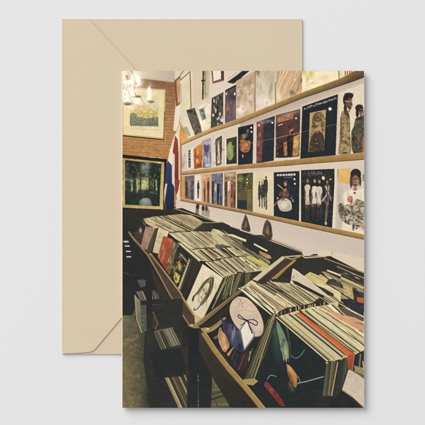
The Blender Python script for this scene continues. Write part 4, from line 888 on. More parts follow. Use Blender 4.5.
# sleeves leaning forward along the left bin, far to near
cur[0] = UB
poly(M((75, 0), (150, -40), (205, 120), (425, 415)) + R_((0, 20), (95, 165), (110, 250), (60, 250), (0, 150)) + M((345, 425), (190, 140)), (72, 56, 46), noise=2)
cur[0] = UB
poly(I((0, 300), (110, 320), (90, 425)) + M((75, 0), (190, 130), (360, 425), (360, 470), (0, 470)) , (43, 41, 41), noise=2)
for y, x in ((45, 44), (76, 52), (112, 60), (150, 62)): line(M((x - 18, y), (x + 14, y)), 1.2, (216, 208, 204), .9)
line(M((20, 258), (70, 270)), .6, (90, 88, 90), .7); line(M((60, 280), (130, 270)), .6, (70, 68, 72), .6)
poly(M((118, 310), (160, 300), (180, 340), (140, 370)), (76, 72, 72), noise=5); poly(M((220, 385), (255, 380), (270, 425), (235, 425)), (74, 72, 74)); soft(*I((40, 422))[0], 3, 1.4, (210, 204, 200), .8); soft(*I((140, 345))[0], 1.8, 3, (196, 176, 160), .9)
line(I((60, 370), (140, 360)), .8, (96, 78, 60), .7); line(I((20, 400), (90, 350)), 1.2, (48, 44, 60), .7)
a = Cover(I((176, 316), (240, 330), (200, 485), (140, 465)), 'dusty pink sleeve', (170, 130, 114), (150, 112, 98)); a.soft(.3, .4, .3, .3, (186, 148, 130)); a.specks(12, [(150, 110, 96), (186, 150, 134)], .05, .15, .4); a.done()
poly(I((150, 270), (200, 340), (176, 318), (160, 300)), (96, 96, 70))
poly(I((240, 332), (264, 328), (222, 490), (180, 490)), (84, 72, 50)); line(I((262, 328), (216, 488)), .8, (60, 52, 42))
a = Cover(I((262, 336), (336, 352), (282, 512), (224, 494)), 'cream sleeve near the bin end', (214, 202, 168), (196, 184, 150)); a.soft(.3, .2, .2, .1, (180, 166, 126)); a.line([(.1, .3), (.9, .34)], .5, (150, 136, 100)); a.line([(.1, .5), (.8, .52)], .5, (160, 146, 110)); a.done()
a = Cover([(163.4, 235.6), (173.2, 239.6), (165.8, 270), (157.6, 257)], 'red orange sleeve', (186, 82, 54), (162, 70, 46)); a.specks(28, [(210, 110, 76), (120, 60, 46), (140, 78, 56), (220, 140, 100)], .05, .13, .6); a.done()
a = Cover([(173, 240.5), (179, 245.5), (171.5, 277.5), (165.6, 270)], 'brown sleeve of small painted figures', (128, 108, 74), (104, 86, 60)); a.specks(60, [(84, 66, 48), (176, 156, 108), (64, 54, 44), (150, 96, 66), (190, 172, 124)], .03, .1, .7); a.done()
a = Cover([(177.6, 246.6), (191, 257.4), (179.6, 290), (169.6, 276)], 'dark sleeve with yellow figures and a white dotted edge', (50, 44, 40), (56, 48, 42))
a.soft(.3, .2, .25, .12, (96, 84, 64)); a.scribble(.3, .14, .85, .18, (176, 168, 140), 6, .04, .5); a.ell(.4, .4, .1, .06, (190, 120, 64), 10); a.soft(.5, .48, .16, .12, (206, 178, 84), 1); a.poly([(.36, .42), (.56, .44), (.6, .56), (.4, .56)], (204, 178, 88), .9); a.ell(.46, .64, .12, .05, (52, 40, 34)); a.poly([(.3, .72), (.7, .66), (.76, .86), (.6, .98), (.3, .9)], (204, 182, 84), .95); a.soft(.5, .8, .14, .1, (226, 206, 110), .8); a.soft(.2, .7, .1, .2, (150, 130, 74), .8); a.ell(.5, .86, .1, .05, (96, 60, 40), 0, .8)
a.specks(40, [(60, 48, 40), (190, 164, 84), (140, 96, 60), (90, 74, 50), (38, 34, 32)], .02, .06, .7, (0, .2, .8, 1)); a.poly([(.9, .05), (1, .08), (1, 1), (.84, 1)], (196, 192, 168), .95); [a.ell(.93 - k * .004, .1 + k * .075, .03, .018, (80, 76, 66)) for k in range(12)]; a.done()
poly([(191.4, 256.8), (202.4, 264), (186, 303.5), (179.4, 293)], (60, 53, 44), 1, (46, 42, 38), ((196, 260), (184, 300)), noise=3); line([(192.2, 257.6), (180.4, 292)], .5, (104, 96, 74), .8); line([(197, 261), (184, 298)], .4, (84, 74, 56), .7)
tops(*b6((225, 20), (420, 190), (440, 150), (300, 40)), 6, .5, .1)
a = Cover([(202.6, 264), (222.6, 277.6), (200.5, 322), (185.6, 303.5)], 'white sleeve with a line drawing of a long haired woman', (222, 212, 188), (214, 202, 176))
HC = (72, 64, 44)
a.sp([(.5, .15), (.64, .11), (.77, .2), (.82, .42), (.76, .66), (.66, .74), (.6, .72), (.68, .5), (.63, .3), (.52, .28), (.42, .46), (.36, .64), (.28, .56), (.36, .3)], (112, 102, 72), .75)
for c in ([(.52, .15), (.4, .3), (.32, .5), (.24, .68)], [(.6, .12), (.74, .24), (.77, .46), (.7, .7)], [(.64, .12), (.82, .3), (.81, .54), (.72, .72), (.66, .74)], [(.56, .16), (.66, .28), (.7, .44), (.64, .66)], [(.5, .2), (.42, .34), (.36, .52), (.34, .62)], [(.7, .2), (.78, .36), (.78, .56)], [(.62, .2), (.72, .34), (.74, .52)], [(.5, .13), (.62, .09), (.74, .16)]): a.curve(c, rnd.uniform(.35, .8), HC, .85)
a.soft(.7, .5, .05, .2, (84, 74, 50), .6); a.soft(.4, .42, .05, .14, (96, 86, 60), .5)
a.curve([(.46, .45), (.51, .43), (.55, .45)], .5, HC); a.curve([(.6, .47), (.66, .48)], .5, HC); a.ell(.52, .47, .025, .014, (60, 52, 38)); a.ell(.63, .5, .025, .014, (60, 52, 38)); a.curve([(.5, .62), (.55, .6), (.6, .63)], .6, HC); a.curve([(.57, .49), (.545, .56), (.57, .57)], .4, (130, 118, 86)); a.curve([(.42, .5), (.42, .62), (.48, .7), (.56, .73)], .4, (120, 108, 78))
for c in ([(.24, .68), (.2, .76), (.26, .84)], [(.66, .74), (.62, .84), (.5, .94), (.47, .9)], [(.3, .6), (.24, .74), (.28, .8)]): a.curve(c, .9, (64, 54, 38), .9)
for k in range(14): a.ell(rnd.uniform(.36, .6), rnd.uniform(.62, .84), .012, .006, (120, 108, 80), 0, .6)
a.line([(.86, .2), (.95, .24)], .4, (140, 126, 96)); a.line([(.87, .25), (.94, .28)], .4, (140, 126, 96)); a.done()
line([(222.8, 278), (201, 322)], .9, (196, 184, 148)); line([(224, 279), (203.4, 320)], 1.1, (40, 36, 30)); line([(226, 281), (212, 309)], .5, (206, 196, 160))
# rails of the left bin
elem('printed_record_bin', 'twin rails along the front of the left bin')
poly(M((75, 0), (190, 130), (205, 122), (425, 412)) + R_((0, 24), (70, 140), (96, 166), (100, 250), (62, 250), (0, 158)) + M((345, 425), (190, 150), (60, 0)), (84, 64, 50), noise=3)
line(I((60, 355), (110, 425)) + M((75, 0), (190, 136), (268, 272), (350, 425)) + R_((0, 140), (66, 246)), 1.5, (142, 118, 76)); line(M((205, 126), (310, 260), (425, 412)) + R_((0, 22), (60, 118), (96, 172)), 1.9, (164, 140, 90)); line(M((212, 138), (425, 425)), .5, (60, 46, 38))
poly(R_((96, 160), (152, 196), (140, 225), (104, 246)), (196, 176, 120), noise=5)
elem('printed_record_bin', 'dark outer panel of the left bin')
poly(M((280, 330), (350, 430)) + R_((0, 150), (64, 250), (64, 425), (20, 425)) + m5((235, 150), (235, 230), (190, 120), (125, 20)) + M((200, 190)), (58, 51, 44), 1, (48, 44, 40), ((165, 290), (185, 330)), noise=2)
base()
# ---- floor and storage under the bins
elem('printed_floor', 'worn olive brown floor')
poly(m5((4, 60), (50, 70), (95, 120), (140, 420), (0, 420)), (116, 104, 70), 1, (62, 58, 48), m5((20, 250), (110, 240)), noise=6)
for k in range(50):
    soft(*m5((rnd.uniform(8, 70), rnd.uniform(110, 415)))[0], rnd.uniform(1, 5), rnd.uniform(.6, 2.4), rnd.choice([(98, 84, 52), (136, 122, 80), (84, 74, 50), (120, 100, 62), (142, 130, 92)]), .5, rnd.uniform(-20, 10))
for k in range(28): ell(*m5((rnd.uniform(8, 75), rnd.uniform(370, 412)))[0], rnd.uniform(.3, .9), rnd.uniform(.2, .5), rnd.choice([(176, 160, 104), (190, 172, 110), (84, 62, 40), (150, 124, 70)]), a=.8)
soft(*m5((40, 130))[0], 9, 9, (96, 90, 78), .7); soft(*m5((100, 380))[0], 8, 14, (48, 48, 44), .8); soft(*m5((20, 300))[0], 6, 8, (128, 114, 72), .6)
for y in (190, 250, 310, 350): line(m5((6, y), (60, y + 3)), .5, (84, 74, 50), .5)
base()
cur[0] = UB
poly(m5((0, 0), (125, 0), (125, 60), (50, 80), (40, 100), (0, 100)), (44, 43, 42), noise=2)
poly(Q((160, 70), (430, 60), (430, 560), (420, 830), (210, 830), (160, 480), (170, 300), (100, 190)), (49, 48, 46), noise=2)
poly(Q((225, 380), (330, 380), (330, 830), (230, 830)), (46, 46, 45), noise=2)
elem('printed_storage_box', 'pale box of records under the bin')
poly(Q((102, 34), (138, 72), (150, 292), (114, 200)), (136, 126, 104), 1, (112, 104, 86), Q((100, 60), (140, 280)), noise=4); poly(Q((138, 72), (180, 66), (186, 280), (150, 292)), (86, 84, 74))
poly(Q((142, 112), (166, 108), (168, 266), (146, 276)), (72, 92, 66), noise=8); [line(Q((144, y), (166, y - 4)), .5, (130, 138, 110), .7) for y in (140, 180, 210, 240)]
tops(*b8((118, 100), (158, 172), (210, 165), (180, 92)), 9, .6, .3, tone=.9, cols=[(150, 140, 118), (104, 96, 82), (120, 88, 76), (134, 126, 108)]); tops(*b8((256, 88), (258, 165), (322, 158), (276, 90)), 8, .6, .3, cols=[(126, 122, 114), (96, 94, 88), (140, 136, 126)]); poly(b8((130, 0), (200, 0), (200, 50), (160, 66)), (84, 86, 88), .9, noise=6)
line(Q((102, 34), (114, 200), (150, 292)), .8, (176, 164, 134)); poly(Q((140, 76), (260, 70), (270, 96), (142, 104)), (42, 42, 42))
cur[0] = UB
poly(Q((180, -30), (222, -30), (222, 250), (214, 380), (186, 370), (182, 200)), (40, 40, 40), 1, (56, 53, 46), Q((190, 100), (190, 380))); line(Q((220, 100), (300, 98)), 1.6, (62, 60, 56), .8)
line(Q((228, 150), (258, 230), (240, 270)), 1.6, (126, 92, 52), .8); line(Q((236, 160), (228, 260)), 1.0, (90, 72, 48), .8)
elem(RS, 'records on the floor under the bin, upper pile')
poly(Q((228, 290), (250, 268), (360, 262), (424, 345), (420, 392), (280, 412)), (60, 57, 48), noise=3)
for k in range(26):
    t = k / 25; x = 236 + t * 120; y = 288 - t * 26
    line(Q((x, y), (x + 48 + t * 8, y + 118 - t * 6)), rnd.uniform(.4, 1.1), rnd.choice([(146, 136, 106), (112, 104, 80), (166, 154, 120), (54, 50, 44), (84, 80, 64), (58, 56, 50)]), .85)
for k in range(14): ell(*Q((240 + k * 9, 284 - k * 2))[0], .7, .4, (160, 148, 116), a=.7)
elem(RS, 'records on the floor under the bin, lower pile')
poly(m5((148, 305), (162, 298), (232, 300), (232, 415), (196, 415)), (74, 66, 50), noise=3)
for k in range(20):
    t = k / 19; x = 306 + t * 170; y = 180 - t * 10
    line(Wt((x, y), (x + 100, y + 216)), rnd.uniform(.5, 1.5), rnd.choice([(166, 148, 106), (120, 104, 72), (190, 172, 124), (56, 50, 42), (92, 80, 58), (62, 56, 46)]), .9)
for k in range(12): line(Wt((310 + k * 10, 178), (306 + k * 10, 160 + rnd.uniform(-6, 8))), .5, (140, 128, 96), .6)
cur[0] = UB
poly(Q((205, 430), (420, 395), (430, 440), (430, 590), (330, 600), (250, 600)), (41, 42, 43), .9)
elem(RS, 'records on the floor behind the bin post')
poly(m5((305, 290), (330, 320), (400, 415), (305, 415)), (70, 68, 46), noise=5)
poly(X_((222, 180), (250, 200), (290, 300), (350, 385), (215, 395)), (92, 90, 62), noise=5); [line(X_(a_, b_), w_, c_, .9) for a_, b_, w_, c_ in (((215, 340), (305, 310), 1.6, (46, 44, 36)), ((215, 300), (290, 285), .8, (52, 50, 40)), ((220, 270), (285, 268), .6, (140, 136, 100)), ((230, 370), (340, 372), .7, (128, 124, 90)), ((225, 210), (250, 260), .7, (128, 122, 88)), ((240, 350), (260, 385), .8, (60, 56, 42)), ((236, 225), (262, 222), .6, (50, 46, 36)))]
elem('printed_record_bin', 'dark upright post between the two bins')
poly(m5((230, 140), (275, 142), (310, 180), (312, 330), (308, 430), (226, 430), (232, 250)), (38, 39, 42), 1, (44, 44, 44), m5((230, 160), (240, 410)), noise=2)
poly(X_((0, -20), (58, -20), (52, 395), (48, 395), (44, 120)), (58, 54, 46), .8)
line(X_((124, 165), (126, 395)), .5, (92, 94, 98), .8); [line(X_((124, y), (127, y + 12)), .8, (130, 132, 134), .8) for y in (175, 200, 345, 372)]
elem('printed_record_bin', 'outer panel of the right bin')
poly(R_((130, 260), (170, 290), (290, 425)) + Y_((0, 190), (150, 400)) + X_((350, 400), (290, 300), (215, 170), (130, 0)), (60, 54, 45), 1, (48, 44, 40), ((205, 350), (230, 405)), noise=3)
line(X_((215, 20), (345, 210)), 3, (66, 58, 46), .4)
base()
# interior of the right bin
elem('printed_record_bin', 'inside of the right bin')
poly(R_((100, 246), (400, 10), (425, 0)) + U((250, 160), (250, 420)) + Y_((250, 420), (150, 400), (0, 180)) + R_((290, 425), (160, 290)), (46, 42, 38), noise=2)
base()
# ---- right bin: stack of tops
elem(RS, 'back records of the right bin')
poly(a6((0, 200), (130, 170), (330, 120), (425, 130)) + a7((180, 50), (405, 140), (430, 420), (200, 425)) + b1((400, 160), (100, 200)) + a8((300, 270), (0, 70), (90, 5)), (60, 54, 42), noise=3)
for p, w, c in (((180, 50), (410, 150), )[:2] and (((178, 54), (410, 156)), .8, (172, 160, 124)), (((190, 80), (410, 190)), 1.8, (66, 58, 52)), (((200, 110), (410, 215)), 1.0, (96, 84, 66)), (((240, 150), (410, 235)), 1.2, (74, 64, 54)), (((95, 88), (212, 132)), 1.7, (216, 206, 166)), (((105, 104), (230, 150)), .8, (84, 74, 54)), (((210, 150), (405, 240)), 2.6, (196, 174, 112))): line(a7(*p), w, c)
poly(a7((45, 98), (80, 100), (250, 186), (405, 258), (405, 290), (300, 240), (110, 160)), (202, 180, 118), noise=5)
poly(a7((-20, 150), (40, 120), (120, 170), (230, 240), (320, 320), (320, 345), (220, 330), (60, 250)), (214, 204, 160), noise=5)
for pp, q_, n_ in ((a7((-20, 150), (40, 120), (120, 170), (230, 240), (320, 320), (320, 345), (220, 330), (60, 250)), a7((-60, 150), (250, 345), (360, 330), (40, 100)), 12), (a7((45, 98), (80, 100), (250, 186), (405, 258), (405, 290), (300, 240), (110, 160)), a7((30, 110), (400, 300), (420, 262), (60, 80)), 6)):
    setclip(pp); tops(*q_, n_, .8, .12, sw=.45); setclip(None)
poly(a7((90, 170), (140, 158), (216, 190), (218, 238), (150, 216), (86, 196)), (64, 60, 52)); [line(a7((100 + k * 8, 176 + k * 12), (200, 206 + k * 10)), .35, (104, 96, 80), .8) for k in range(3)]
poly(a7((226, 200), (306, 236), (322, 318), (240, 296)), (192, 170, 112), noise=4); poly(a7((308, 232), (345, 244), (372, 292), (336, 296)), (46, 48, 56)); poly(a7((355, 262), (405, 280), (405, 318), (370, 300)), (70, 64, 60))
poly(a7((346, 314), (405, 322), (405, 366), (352, 354)), (196, 90, 58), noise=4); poly(a7((220, 332), (300, 330), (405, 372), (405, 425), (330, 420), (240, 372)), (48, 50, 54), noise=3); line(a7((200, 350), (405, 450)), .9, (176, 164, 128))
for pp, n_ in ((a7((45, 98), (250, 186), (405, 258), (405, 290), (110, 160)), 26), (a7((-20, 150), (120, 170), (320, 320), (220, 330)), 40), (a7((226, 200), (306, 236), (322, 318), (240, 296)), 20), (a7((220, 332), (405, 372), (405, 425), (240, 372)), 26), (a7((180, 54), (410, 156), (410, 250), (190, 140)), 40)): dashes(pp, n_, .52, 1, 6, [(150, 130, 84), (226, 214, 176), (120, 100, 66), (84, 74, 56), (236, 228, 204), (62, 56, 48)], (.2, .55), .7)
big = a8((4, 74), (92, 4), (170, 6)) + a6((0, 240), (10, 200), (60, 236), (290, 350), (425, 330)) + a7((200, 330), (180, 425)) + b1((425, 60), (360, 110), (230, 140), (130, 165), (50, 215)) + a8((290, 274))
poly(big, (206, 194, 150), noise=4)
setclip(big); tops(*a8((2, 72), (288, 278), (930, 170), (480, -110)), 60, .62, .1, sw=.5); setclip(None)
poly(a6((130, 180), (215, 248), (380, 344), (430, 402), (430, 318), (330, 262)), (214, 204, 164), noise=4); poly(a6((214, 254), (290, 282), (372, 330), (366, 356), (290, 322)), (62, 57, 44))
dashes(a6((130, 180), (215, 248), (430, 402), (430, 318), (330, 262)), 30, .68, 1, 7, [(160, 148, 108), (228, 220, 190), (130, 116, 80)], (.2, .45), .7)
poly(a6((168, 144), (210, 160), (324, 216), (300, 242), (214, 246), (120, 178)), (206, 190, 128), noise=5); line(a6((170, 160), (290, 220)), .5, (160, 142, 86)); poly(a6((120, 178), (170, 168), (214, 246), (180, 230)), (196, 182, 128))
poly(a6((22, 110), (70, 140), (124, 184), (342, 362), (300, 350), (60, 238), (8, 206)), (206, 196, 176), noise=3); line(a6((22, 110), (124, 184), (340, 360)), .5, (226, 218, 198)); line(a6((10, 200), (60, 160)), .4, (170, 158, 140), .8); soft(*a6((30, 185))[0], 1, 1.2, (130, 116, 100), .8)
poly(a6((18, 214), (60, 226), (292, 348), (282, 370), (40, 252)), (52, 44, 38)); line(a6((40, 250), (280, 372)), .7, (196, 184, 148))
for p, q, w in (((0, 250), (200, 396), .8), ((0, 274), (180, 400), .5), ((60, 270), (230, 380), .6), ((0, 300), (120, 390), .5)): line(a6(p, q), w, rnd.choice(SLOT), .9)
for p, q, w, c in (((6, 76), (284, 276), 1.6, (228, 219, 186)), ((40, 66), (290, 250), .8, (56, 48, 38)), ((26, 74), (280, 262), .5, (70, 60, 46)), ((60, 52), (300, 240), 1.6, (220, 209, 170)), ((88, 50), (330, 226), .6, (96, 84, 56)), ((100, 20), (385, 222), 2.4, (216, 204, 162)), ((140, 26), (300, 130), .9, (58, 52, 38)), ((170, 20), (310, 110), 1.4, (74, 66, 48)), ((200, 20), (400, 120), .9, (54, 48, 38)), ((240, 10), (425, 110), .6, (84, 74, 52)), ((310, 150), (410, 200), 2.6, (196, 184, 132))): line(a8(p, q), w, c, .95)
# divider boards between the two bins (A-shaped, white edged)
elem('printed_record_bin', 'slanted divider between the two bins')
poly(O((90, 318), (300, 152), (365, 168), (215, 305), (150, 340)), (62, 52, 44), 1, (78, 62, 48), O((100, 300), (330, 160)), noise=3)
poly(O((212, 302), (368, 170), (390, 168), (250, 300)), (178, 138, 76), noise=4); line(O((236, 300), (386, 176)), .5, (110, 80, 48))
poly(O((84, 304), (288, 146), (306, 150), (306, 160), (118, 316)), (204, 192, 164)); line(O((120, 318), (306, 162)), .5, (120, 100, 74)); line(O((300, 152), (360, 166), (425, 140)), 1.4, (168, 144, 100)); poly(O((390, 172), (425, 150), (425, 230), (350, 230), (345, 290), (260, 300)), (52, 46, 42), .9)
line(O((205, 310), (230, 330)), 1.2, (190, 176, 130), .8)
# divider rails at the bottom (joint between bins)
elem('printed_record_bin', 'wooden joint where the two bins meet')
poly(R_((96, 246), (110, 226), (330, 58), (420, -10), (425, 14), (370, 52), (150, 235), (110, 256)), (136, 112, 74), 1, (112, 92, 62), R_((100, 240), (400, 20)), noise=3); line(R_((102, 238), (330, 62), (420, -6)), .6, (176, 152, 106), .8)
poly(R_((146, 262), (180, 230), (330, 110), (350, 100), (300, 190), (220, 258)), (52, 46, 40), noise=2)
poly(spl(R_((140, 262), (175, 256), (215, 252), (300, 190), (312, 196), (250, 262), (200, 290), (160, 288), (140, 262))), (164, 142, 88), noise=3); ell(*R_((190, 268))[0], 1.5, 1, (214, 200, 160)); line(R_((200, 272), (290, 212)), .5, (96, 78, 48))
rail = [(203, 332.5), (214.5, 350.3), (228, 367.8), (241, 382.4), (251.5, 395), (264, 410.5)]
line(rail, 4.6, (162, 128, 72), w2=5.8); line([(x + 1.9, y - 1.4) for x, y in rail], .7, (204, 168, 106), .9); line([(x - 1.9, y + 1.5) for x, y in rail], .8, (104, 78, 46), .9)
for k in range(14):
    t = rnd.uniform(0, 4.6); i = int(t); f = t - i; x = rail[i][0] + (rail[i + 1][0] - rail[i][0]) * f; y = rail[i][1] + (rail[i + 1][1] - rail[i][1]) * f; o = rnd.uniform(-1.4, 1.4)
    line([(x + o, y - o * .8), (x + o + 3, y - o * .8 + 3.8)], .4, rnd.choice([(128, 96, 52), (186, 150, 92)]), .5)
poly(R_((54, 246), (66, 232), (110, 236), (140, 262), (96, 262)), (150, 128, 82)); ell(*R_((80, 242))[0], 1.6, 1, (196, 180, 132))
poly(R_((225, 325), (262, 305), (265, 325), (240, 340)), (120, 110, 84), .8)
# ---- right bin: leaning front sleeves
elem('printed_album_cover', 'colourful blue and orange sleeve behind the round one')
bs = b4((-10, -20), (40, 20), (100, 40), (150, 80), (190, 262), (150, 280), (90, 226), (50, 190), (20, 120)); poly(bs, (64, 62, 82), noise=4); setclip(bs)
bl(b4, 8.5, [(60, 90, 20, 36, (110, 84, 120), .8, 20), (36, 40, 20, 40, (58, 50, 66), .9), (96, 130, 14, 50, (126, 140, 158), .85, 20), (130, 110, 16, 40, (84, 92, 112), .8), (120, 190, 30, 40, (66, 80, 100), .8), (150, 230, 20, 30, (40, 46, 58), .9), (76, 180, 14, 30, (70, 78, 110), .8), (100, 90, 8, 40, (150, 160, 176), .6, 20), (130, 60, 16, 20, (50, 46, 52), .8), (40, 110, 10, 30, (74, 54, 84), .8)])
for k in range(24): x = rnd.uniform(20, 150); line(b4((x, rnd.uniform(20, 120)), (x + rnd.uniform(10, 40), rnd.uniform(130, 250))), rnd.uniform(.2, .6), rnd.choice([(140, 150, 166), (60, 60, 84), (96, 80, 110), (44, 46, 56)]), .4)
setclip(None)
og = b4((-22, 66), (-6, 62), (6, 100), (22, 118), (42, 150), (60, 200), (62, 226), (46, 250), (30, 276), (6, 262), (-26, 190), (-36, 130)); poly(og, (200, 150, 104), noise=5); setclip(og); bl(b4, 8.5, [(8, 160, 18, 36, (220, 176, 130), .8, -14), (44, 190, 10, 36, (176, 120, 78), .8, -14), (16, 262, 26, 14, (206, 118, 62), .9), (-20, 130, 10, 44, (160, 122, 94), .8), (-8, 80, 12, 16, (120, 92, 80), .8), (30, 230, 12, 10, (230, 190, 140), .7)])
for k in range(16): x = rnd.uniform(-20, 50); line(b4((x, rnd.uniform(80, 200)), (x + rnd.uniform(4, 14), rnd.uniform(180, 260))), rnd.uniform(.2, .5), rnd.choice([(150, 104, 70), (232, 196, 150), (120, 80, 60)]), .5)
setclip(None)
poly(b4((40, 290), (96, 230), (104, 246), (56, 310)), (206, 150, 96), .9); line(b4((30, 60), (62, 200)), .8, (52, 40, 46), .8); line(b4((60, 300), (100, 240)), .4, (236, 190, 140), .8)
elem(RS, 'dark sleeves under the round sleeve')
ds = b4((96, 240), (160, 270), (230, 262), (300, 180), (260, 340), (200, 440), (120, 430), (70, 350), (56, 310)); poly(ds, (46, 42, 44), noise=3); setclip(ds)
poly(b4((166, 280), (226, 270), (216, 425), (130, 430)), (62, 44, 44)); line(b4((196, 280), (140, 425)), 1.0, (128, 58, 52), .9); line(b4((222, 280), (200, 380)), .9, (90, 60, 56), .8); line(b4((110, 260), (80, 340)), .8, (84, 88, 74), .8); line(b4((130, 280), (100, 400)), 1.0, (50, 62, 92), .7); line(b4((92, 330), (120, 400)), .7, (60, 74, 100), .6); poly(b4((236, 264), (250, 270), (236, 330), (222, 362)), (206, 190, 154), .9); line(b4((260, 240), (230, 320)), 1.4, (96, 90, 78), .8); setclip(None)
elem('printed_album_cover', 'black sleeve with a pale green streak at the front of the right bin')
poly(m8((222, 170), (262, 190), (395, 305), (390, 420), (240, 470), (130, 420), (120, 360), (160, 330)) + Y_((0, 400))[:0], (38, 46, 46), noise=2)
poly(Y_((60, 250), (150, 90), (300, 0), (560, 60), (520, 400), (150, 400)), (38, 43, 45), noise=2)
setclip(m8((222, 160), (395, 300), (390, 480), (100, 480), (120, 340)))
soft(*m8((226, 250))[0], 5, 22, (52, 74, 68), .9, -8); soft(*m8((222, 210))[0], 3.5, 10, (66, 92, 80), .7, -12)
gp = m8((226, 170), (236, 184), (250, 210), (262, 240), (268, 272), (268, 300), (262, 304), (260, 316), (255, 300), (250, 312), (246, 290), (240, 270), (234, 232), (226, 196)); poly(gp, (112, 132, 104), noise=8); setclip(gp)
for k in range(70):
    x, y = rnd.uniform(222, 268), rnd.uniform(172, 300); line(m8((x, y), (x + rnd.uniform(2, 8), y + rnd.uniform(14, 46))), rnd.uniform(.25, .9), rnd.choice([(150, 164, 126), (84, 108, 90), (176, 182, 138), (64, 88, 78), (126, 146, 112), (196, 198, 156)]), .5, w2=.2)
soft(*m8((258, 276))[0], 2.2, 7, (190, 194, 148), .7, -12); soft(*m8((236, 200))[0], 2, 8, (96, 128, 112), .7, -14); setclip(m8((222, 160), (395, 300), (390, 480), (100, 480), (120, 340)))
line(spl(m8((258, 192), (266, 230), (268, 300), (266, 312))), .9, (100, 98, 68), .7); line(spl(m8((262, 196), (271, 240), (273, 296))), .4, (150, 146, 104), .6)
for k in range(40): soft(*m8((rnd.uniform(130, 390), rnd.uniform(200, 440)))[0], rnd.uniform(1, 5), rnd.uniform(1, 4), rnd.choice([(30, 36, 40), (46, 54, 54), (40, 48, 46), (54, 56, 52)]), .35)
lfp = spl(b5((266, 158), (300, 178), (340, 228), (358, 268), (352, 356), (330, 350), (296, 290), (276, 230), (266, 158)), 6); poly(lfp, (176, 118, 62), noise=5); setclip(lfp); bl(b5, 8.5, [(310, 220, 14, 40, (206, 150, 84), .9, -30), (340, 270, 10, 40, (196, 130, 66), .8), (300, 270, 10, 40, (110, 76, 44), .8, -20), (320, 320, 8, 20, (84, 62, 40), .8), (290, 200, 6, 30, (226, 176, 110), .6, -20)]); setclip(None)
bl(b5, 8.5, [(310, 350, 30, 30, (92, 84, 54), .8), (290, 320, 14, 16, (110, 90, 66), .7), (320, 384, 20, 16, (84, 88, 62), .7), (300, 340, 10, 10, (140, 90, 60), .6)])
line(spl(m8((276, 290), (290, 300), (308, 290), (322, 270))), .8, (122, 134, 128), .8); line(spl(m8((300, 384), (330, 378), (386, 362))), .9, (168, 180, 160), .9); line(spl(m8((296, 388), (306, 380), (298, 360))), .7, (150, 160, 130), .8)
line(spl(m8((194, 372), (206, 358), (226, 362))), .7, (160, 168, 156), .8); soft(*m8((350, 260))[0], 2, 1, (70, 80, 84), .6)
rs_ = b5((82, 318), (100, 308), (200, 420), (260, 520), (220, 520), (78, 346)); poly(rs_, (140, 58, 54), 1, (126, 46, 46), b5((90, 320), (200, 450)), noise=5); setclip(rs_); bl(b5, 8.5, [(96, 326, 14, 14, (110, 60, 62), .8), (140, 380, 16, 20, (176, 78, 64), .7), (170, 410, 8, 16, (96, 44, 48), .7)]); setclip(None)
BJ = [i for i, e in enumerate(elems) if e[1] == 'wooden joint where the two bins meet'][0]
cur[0] = BJ
line(rail[2:], 5.2, (162, 128, 72), w2=5.8); line([(x + 2.0, y - 1.5) for x, y in rail[2:]], .7, (204, 168, 106), .9); line([(x - 2.0, y + 1.6) for x, y in rail[2:]], .8, (104, 78, 46), .9)
elem(RS, 'olive sleeves leaning at the front of the right bin')
poly(m8((196, 170), (222, 140), (226, 168), (190, 280), (150, 372), (116, 376), (128, 340)), (84, 76, 54), noise=3)
for a_, b_, w_, c_ in (((218, 146), (168, 300), 1.0, (176, 164, 120)), ((206, 168), (136, 350), 1.2, (120, 110, 76)), ((222, 150), (150, 370), .7, (190, 178, 130)), ((196, 180), (124, 362), .8, (60, 54, 42)), ((224, 166), (180, 290), 1.6, (58, 54, 44)), ((214, 170), (156, 330), .6, (50, 46, 38)), ((200, 200), (140, 364), .8, (140, 130, 92))): line(m8(a_, b_), w_, c_, .9)
poly(m8((112, 372), (150, 368), (164, 378), (146, 392), (120, 388)), (168, 146, 88), noise=3)
elem(RS, 'cream record edges at the front of the right bin')
line(O((8, 372)) + U((215, 172)), 1.7, (228, 218, 188)); line(O((26, 368)) + U((222, 160)), .7, (50, 44, 36)); line(O((44, 360)) + U((235, 156)), 1.2, (214, 202, 166)); line(O((60, 352)) + U((244, 150)), .5, (56, 48, 38))
poly(U((110, 90), (215, 172), (190, 200), (150, 300), (130, 260), (160, 200)), (50, 46, 40), .85)
# ragged ends of the back rows
poly(b1((40, 216), (80, 180), (150, 148), (235, 138), (370, 120), (425, 100), (425, 140), (360, 160), (235, 180), (180, 196), (60, 228)), (52, 45, 34), .95)
teeth(b1((60, 206), (150, 172), (235, 160)), 20, 5, [(60, 50, 36), (84, 70, 48), (50, 44, 34), (196, 180, 134), (120, 104, 68)])
teeth(b1((240, 152), (370, 136), (440, 118)), 22, 4.4, [(48, 42, 32), (60, 52, 38), (200, 186, 140), (50, 44, 34), (214, 200, 156)])
teeth(b2((0, 30), (60, 30), (130, 60), (180, 90)), 14, 4.5, [(52, 45, 36), (206, 192, 150), (190, 172, 124), (70, 60, 44)])
elem(RS, 'front block of records in the right bin with one orange spine')
fs = b3((86, 150), (150, 130), (215, 120), (265, 90), (330, 80), (385, 70), (405, 60), (410, 190), (330, 205), (275, 205), (215, 370), (200, 440), (50, 440))
poly(fs, (56, 54, 48), noise=2)
setclip(fs)
